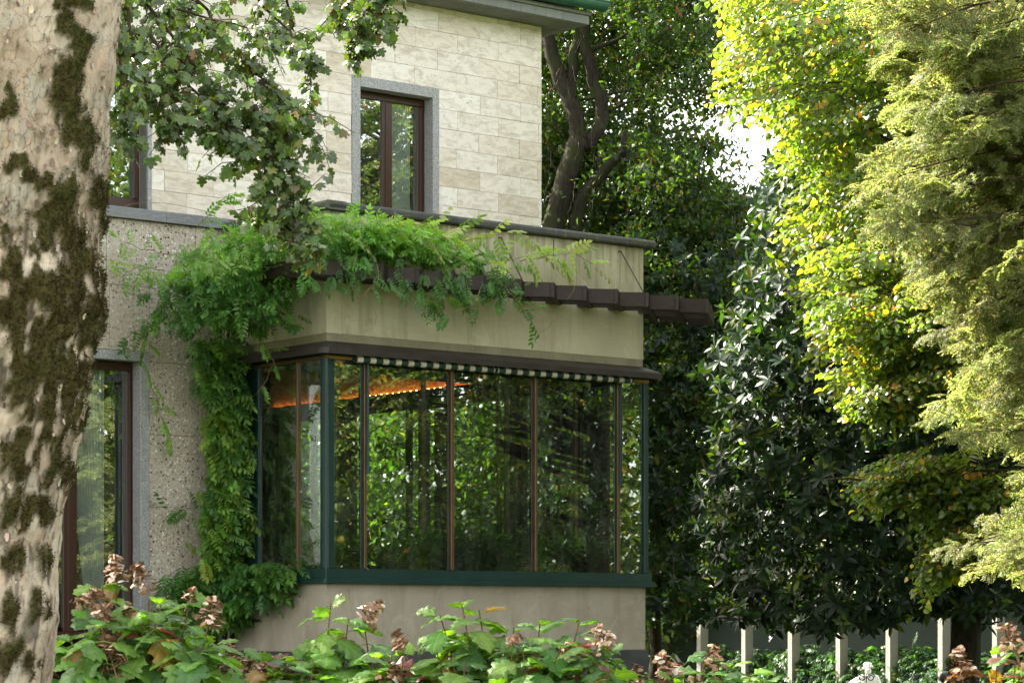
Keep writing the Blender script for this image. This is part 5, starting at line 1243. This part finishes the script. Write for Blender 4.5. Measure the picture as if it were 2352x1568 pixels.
def hydrangea(label, dep, xb, heads, tipsl, autumn=.08, fill=(0, 0, 0, 0, 0), scale=1.36):
    base = W(xb, 1700, dep); base[2] = 0; root = empty('hydrangea_shrub', tuple(base)); tag(root, label, 'shrub', 'oak leaved hydrangeas in front of the bay'); m = MB()
    def leaf(p, d, nn, s):
        o = bpy.data.objects.new('leaf', HL[int(rng.integers(7))]); R = frames(np.array([d]), np.array([nn]))[0]; mm = Matrix.Identity(4); p = p + unit(d) * s * .28
        for a in range(3):
            for b in range(3): mm[a][b] = R[b, a] * s
            mm[a][3] = p[a] - base[a]
        COL.objects.link(o); o.parent = root; o.matrix_basis = mm
        c = pick([(.12, .235, .045), (.09, .19, .045), (.155, .275, .05), (.065, .14, .042)], (3, 3, 2, 1.5), 1, .12)[0]
        if rng.random() < autumn: c = pick([(.20, .045, .035), (.25, .16, .04), (.14, .06, .05)], (1, 1, 1), 1)[0]
        o.color = (*c, 1)
    spots = [(x, y, h) for x, y, h in heads] + [(x, y, None) for x, y in tipsl]
    for k in range(fill[4]): spots.append((rng.uniform(fill[0], fill[1]), rng.uniform(fill[2], fill[3]), int(rng.integers(5)) if rng.random() < .16 else None))
    for x, y, h in spots:
        dd = dep + rng.uniform(-.35, .45); tip = W(x, y, dd)
        if h is not None:
            o = put('flower_head', HP[h], root); s = rng.uniform(.85, 1.15) * scale; ln = .17 * s; o.location = tuple(tip - base - np.array([0, 0, ln * .45])); o.rotation_euler = (rng.normal(0, .45), rng.normal(0, .45), rng.uniform(0, 6)); o.scale = (s * 1.1, s * 1.1, s * .8); o.color = (*(np.ones(3) * rng.uniform(.85, 1.15)), 1); tip = tip - np.array([0, 0, ln * .45 + .07])
        low = tip.copy(); low[2] = max(.1, tip[2] - 1.0); low[0] += rng.normal(0, .1) + (base[0] - tip[0]) * .35; low[1] += .1
        m.tube(np.array([tip, tip * .7 + low * .3 + np.array([0, .01, .03]), low]) - base, [.0055, .007, .011], 6, False)
        az0 = rng.uniform(0, 3.14)
        for nd2 in range(6):
            t = .02 + .085 * nd2 + rng.uniform(0, .02); p = tip + (low - tip) * t
            for sd in (0, 1):
                az = az0 + nd2 * 1.57 + sd * 3.14 + rng.normal(0, .3); el = np.interp(nd2, [0, 1, 4], [.35, -.05, -.55]) + rng.normal(0, .25)
                if nd2 == 0 and h is not None and rng.random() < .5: continue
                d = np.array([math.cos(az) * math.cos(el), math.sin(az) * math.cos(el), math.sin(el)]); s = scale * np.interp(nd2, [0, 1, 3, 4], [.13, .19, .235, .22]) * rng.uniform(.8, 1.15)
                leaf(p, d, np.array([0, -.25, 1.0]) + .3 * rng.normal(size=3), s)
    m.build('stem', M['cane'], root, True, False)
hydrangea('wide hydrangea bush with many brown flower heads at the foot of the plane trunk', 20.6, 320, [(268, 1310, 0), (340, 1330, 2), (190, 1372, 1), (228, 1385, 3), (300, 1392, 3), (432, 1352, 3), (290, 1432, 4), (476, 1412, 0), (262, 1500, 2), (190, 1555, 1), (420, 1535, 4), (498, 1515, 4), (240, 1460, 4)],
          [(235, 1345), (370, 1388), (420, 1385), (330, 1420), (205, 1420), (395, 1440), (280, 1470), (165, 1470), (350, 1490), (450, 1465), (150, 1520), (330, 1545), (230, 1530), (400, 1490), (480, 1480)], .06, (150, 500, 1430, 1620, 40))
hydrangea('small hydrangea with one tall dried flower head left of the plain wall', 21.2, 820, [(838, 1398, 0), (925, 1456, 3), (868, 1532, 2), (745, 1560, 1)], [(760, 1385), (800, 1420), (780, 1480), (900, 1500), (720, 1510), (690, 1530), (840, 1555), (920, 1550)], .06, (660, 940, 1500, 1630, 18))
hydrangea('bright green hydrangea rising highest before the middle of the bay wall', 20.9, 1180, [(1046, 1470, 1), (1062, 1556, 2), (1395, 1462, 0), (1175, 1452, 3), (1110, 1470, 3)], [(1062, 1392), (1100, 1400), (1010, 1410), (1180, 1440), (1240, 1430), (1330, 1425), (1380, 1450), (1000, 1480), (1130, 1480), (1200, 1490), (1290, 1480), (1360, 1500), (1420, 1520), (980, 1540), (1250, 1530), (1160, 1550), (1340, 1555)], .05, (980, 1420, 1470, 1640, 32))
hydrangea('low hydrangea with rusty flower heads right of the bay wall', 21.4, 1580, [(1465, 1548, 4), (1535, 1535, 0), (1640, 1505, 1), (1500, 1562, 4), (1590, 1560, 0)], [(1570, 1520), (1620, 1515), (1680, 1530), (1725, 1545), (1770, 1562), (1545, 1550), (1660, 1560)], .06, (1440, 1780, 1560, 1660, 12))
hydrangea('hydrangea sprays low between the left bush and the flower headed one', 21.8, 600, [(560, 1525, 4), (612, 1530, 4), (520, 1548, 0), (655, 1555, 1), (585, 1550, 0), (540, 1512, 2), (630, 1548, 2), (480, 1540, 2)], [(590, 1540), (640, 1520), (680, 1525), (560, 1560), (520, 1530), (700, 1540), (610, 1515)], .08, (520, 700, 1500, 1640, 26))
hydrangea('red tinged hydrangea leaves in the bottom right corner before the magnolia trunk', 17.5, 2310, [(2212, 1532, 0), (2332, 1462, 1), (2350, 1520, 1)], [(2340, 1480), (2290, 1520), (2350, 1550), (2270, 1565)], .38, (2230, 2400, 1570, 1650, 6), 1.25)

# ------------------------------------------------------------------ colonnade, wall and creepers at the end of the garden
DP = 60.0; kx = [1493.8, 1600.6, 1703.3, 1810.2, 1920.4, 2035.4, 2155.5, 2280.5, 2411.0]; p0 = W(1600.6, YH, DP)[:2]
step = None
def along(xd):                                            # where the row of posts (parallel to the house side) meets a sight line
    d = np.array([(xd - CX) / F, 1.0]); A_ = np.array([[hv[0], -d[0]], [hv[1], -d[1]]]); s = np.linalg.solve(A_, -p0)[0]; return p0 + hv * s
pl_ = ['half hidden behind the trunk at the bay corner', 'second from the bay, its foot behind hydrangea leaves', 'third from the bay', 'fourth from the bay', 'with creeper on both sides, left of the statue', 'just right of the statue', 'left of the thick magnolia trunk', 'right of the thick magnolia trunk', 'beyond the right edge']
pm = MB().box(-.125, .125, -.07, .07, 0, 3.299, .008).mesh('concrete_post', M['concrete'])
for k, xd in enumerate(kx[:-1]):
    q = along(xd + 13); o = put('concrete_post', pm); o.location = (q[0], q[1], 0); o.rotation_euler = (0, 0, HR); tag(o, 'pale square concrete garden post ' + pl_[k], 'post', 'posts along the end of the garden')
q0, q1 = along(1300), along(2560); o = empty('garden_wall', (q0[0], q0[1], 0)); tag(o, 'dark green rendered garden wall behind the row of pale posts', 'wall'); off = hu * 1.6
put('wall', MB().obox(off, (q1 - q0) + off, .3, 0, 3.299).mesh('wall', M['farwall'], fix=True), o); put('roof_slab', MB().obox(off * .53, (q1 - q0) + off * .53, 1.86, 3.30, 3.44).mesh('roof_slab', M['concrete'], fix=True), o); put('cap', MB().obox(off, (q1 - q0) + off, .44, 3.4405, 3.56).mesh('cap', M['concrete'], fix=True), o)
cl_ = ['between the second and third posts', 'between the third and fourth posts', 'between the fourth and fifth posts', 'behind the statue', 'between the sixth post and the magnolia trunk', 'behind the magnolia trunk', 'right of the magnolia trunk']
for k in range(1, 8):
    a, b = along(kx[k]), along(kx[k + 1]); n = 640; t = rng.random(n); pk = along((kx[k] + kx[k + 1]) / 2); o = empty('creeper_bush', (pk[0], pk[1], 0)); tag(o, 'dark leafy creeper mounded against the garden wall ' + cl_[k - 1], 'shrub', 'creepers along the garden wall')
    h = .9 + .18 * np.sin(t * 7 + k) + .12 * np.sin(t * 17 + 2 * k); z = h * np.sqrt(rng.random(n)); P = np.column_stack([a[0] + (b[0] - a[0]) * t, a[1] + (b[1] - a[1]) * t, z]); P[:, :2] += hu * .75; P[:, :2] += np.outer((rng.random(n) - .75) * (1.3 - z * .7), hu); 
    V, T, C = batch(T_WIST, P - np.array([pk[0], pk[1], 0]), np.column_stack([rng.normal(-.2, .6, n), rng.normal(-.8, .4, n), rng.normal(-.25, .35, n)]), np.array([0, -.2, 1.0]) + .4 * rng.normal(size=(n, 3)), rng.uniform(.22, .36, n), pick([(.035, .085, .028), (.05, .11, .03), (.028, .065, .025), (.12, .14, .03)], (3, 2, 2, .25), n))
    tag(put('foliage', tri_mesh('foliage', V, T, C, M['lf_wist']), o), kind='stuff')
q = along(1980); 
# white marble statue, seen from the shoulders up behind the hydrangeas
sb = W(1992, YH, 50.0); sb[2] = 0
st = empty('marble_statue', tuple(sb)); tag(st, 'white marble statue of a crouching figure with curled hair and one arm raised', 'statue')
def skin_body(name, pts, edges, rad, mat, parent, root=0, lev=2):
    me = bpy.data.meshes.new(name); me.from_pydata(pts, edges, []); o = put(name, me, parent, mat=mat); s = o.modifiers.new('skin', 'SKIN'); s.use_smooth_shade = True
    for v, r in zip(me.skin_vertices[0].data, rad): v.radius = (r, r)
    me.skin_vertices[0].data[root].use_root = True; u_ = o.modifiers.new('sub', 'SUBSURF'); u_.levels = lev; u_.render_levels = lev; return o
body = [(0, 0, .16), (.01, -.02, .34), (.02, -.05, .50), (.02, -.05, .58), (.015, -.06, .655), (-.10, -.06, .545), (-.20, -.08, .50), (-.33, -.14, .44), (-.40, -.26, .40), (.17, -.05, .535), (.24, -.04, .36), (.17, -.20, .26), (.09, -.28, .26), (-.10, -.02, .14), (-.16, -.36, .34), (-.15, -.30, .05), (-.15, -.42, .03), (.11, -.02, .12), (.17, -.34, .08), (.16, .0, .04), (.16, .1, .03), (.0, -.07, .73)]
eg = [(0, 1), (1, 2), (2, 3), (3, 4), (2, 5), (5, 6), (6, 7), (7, 8), (2, 9), (9, 10), (10, 11), (11, 12), (0, 13), (13, 14), (14, 15), (15, 16), (0, 17), (17, 18), (18, 19), (19, 20), (4, 21)]
rd = [.12, .105, .125, .06, .055, .075, .06, .045, .035, .075, .055, .04, .035, .1, .07, .05, .04, .1, .07, .045, .04, .085]
skin_body('figure', body, eg, rd, M['marble'], st)
hm = MB()
for i in range(34):
    a = rng.uniform(0, 6.283); e = rng.uniform(-.2, 1.5); c = np.array([math.cos(a) * math.cos(e) * .085, math.sin(a) * math.cos(e) * .095 - .06, .735 + math.sin(e) * .085])
    if c[1] < -.13 and c[2] < .74 and c[0] < -.02: continue
    d = unit(np.array([-math.sin(a), math.cos(a), -.9])); hm.tube([c - d * .03, c + unit(c - np.array([0, -.06, .73])) * .012, c + d * .03], [.010, .020, .010], 6)
put('hair', hm.mesh('hair', M['marble'], True), st)
put('nose', MB().tube([(-.085, -.09, .745), (-.108, -.098, .728), (-.088, -.092, .715)], [.008, .014, .008], 6).mesh('nose', M['marble'], True), st)
put('base_slab', MB().box(-.35, .35, -.5, .25, 0, .045, .01).mesh('base_slab', M['marble']), st)
# wrought iron scrolls of a low railing in front of the statue
for xd, yd, lab in ((1860, 1560, 'small wrought iron scroll between two posts left of the statue'), (1990, 1552, 'wrought iron scrolls curling in front of the statue'), (2098, 1552, 'wrought iron scroll right of the statue before the creeper')):
    q = W(xd, yd, 47.0); t = empty('iron_scroll', (q[0], q[1], 0)); tag(t, lab, 'railing', 'wrought iron scrolls of a low garden railing'); zc = q[2]
    for sx in (-1, 1):
        sp = [(sx * (.085 + .075 * (1 - s * .6) * math.cos(s * 9.5)), 0, zc - .02 + .075 * (1 - s * .6) * math.sin(s * 9.5)) for s in np.linspace(0, 1, 26)]
        put('scroll', MB().tube(sp, .011, 6).mesh('scroll', M['iron'], True), t)
    put('bar', MB().tube([(0, 0, 0), (0, 0, zc + .06)], .011, 6).mesh('bar', M['iron'], True), t); put('foot_rail', MB().box(-.6, .6, -.012, .012, .10, .13).mesh('foot_rail', M['iron']), t)
q = W(2172, 1552, 45.0); kn = MB(); pr = [(.09, 0), (.09, zc * .2), (.06, zc * .3), (.06, .42), (.085, .46), (.085, .50), (.06, .53)]
for a in np.linspace(-1.1, 1.57, 9): pr.append((.115 * math.cos(a), .645 + .115 * math.sin(a)))
kn.tube([(0, 0, z) for _, z in pr], [r for r, _ in pr], 16); o = put('stone_finial', kn.mesh('stone_finial', M['plinth'], True)); o.location = (q[0], q[1], 0)
tag(o, 'dark round topped post at the left foot of the magnolia trunk', 'post')
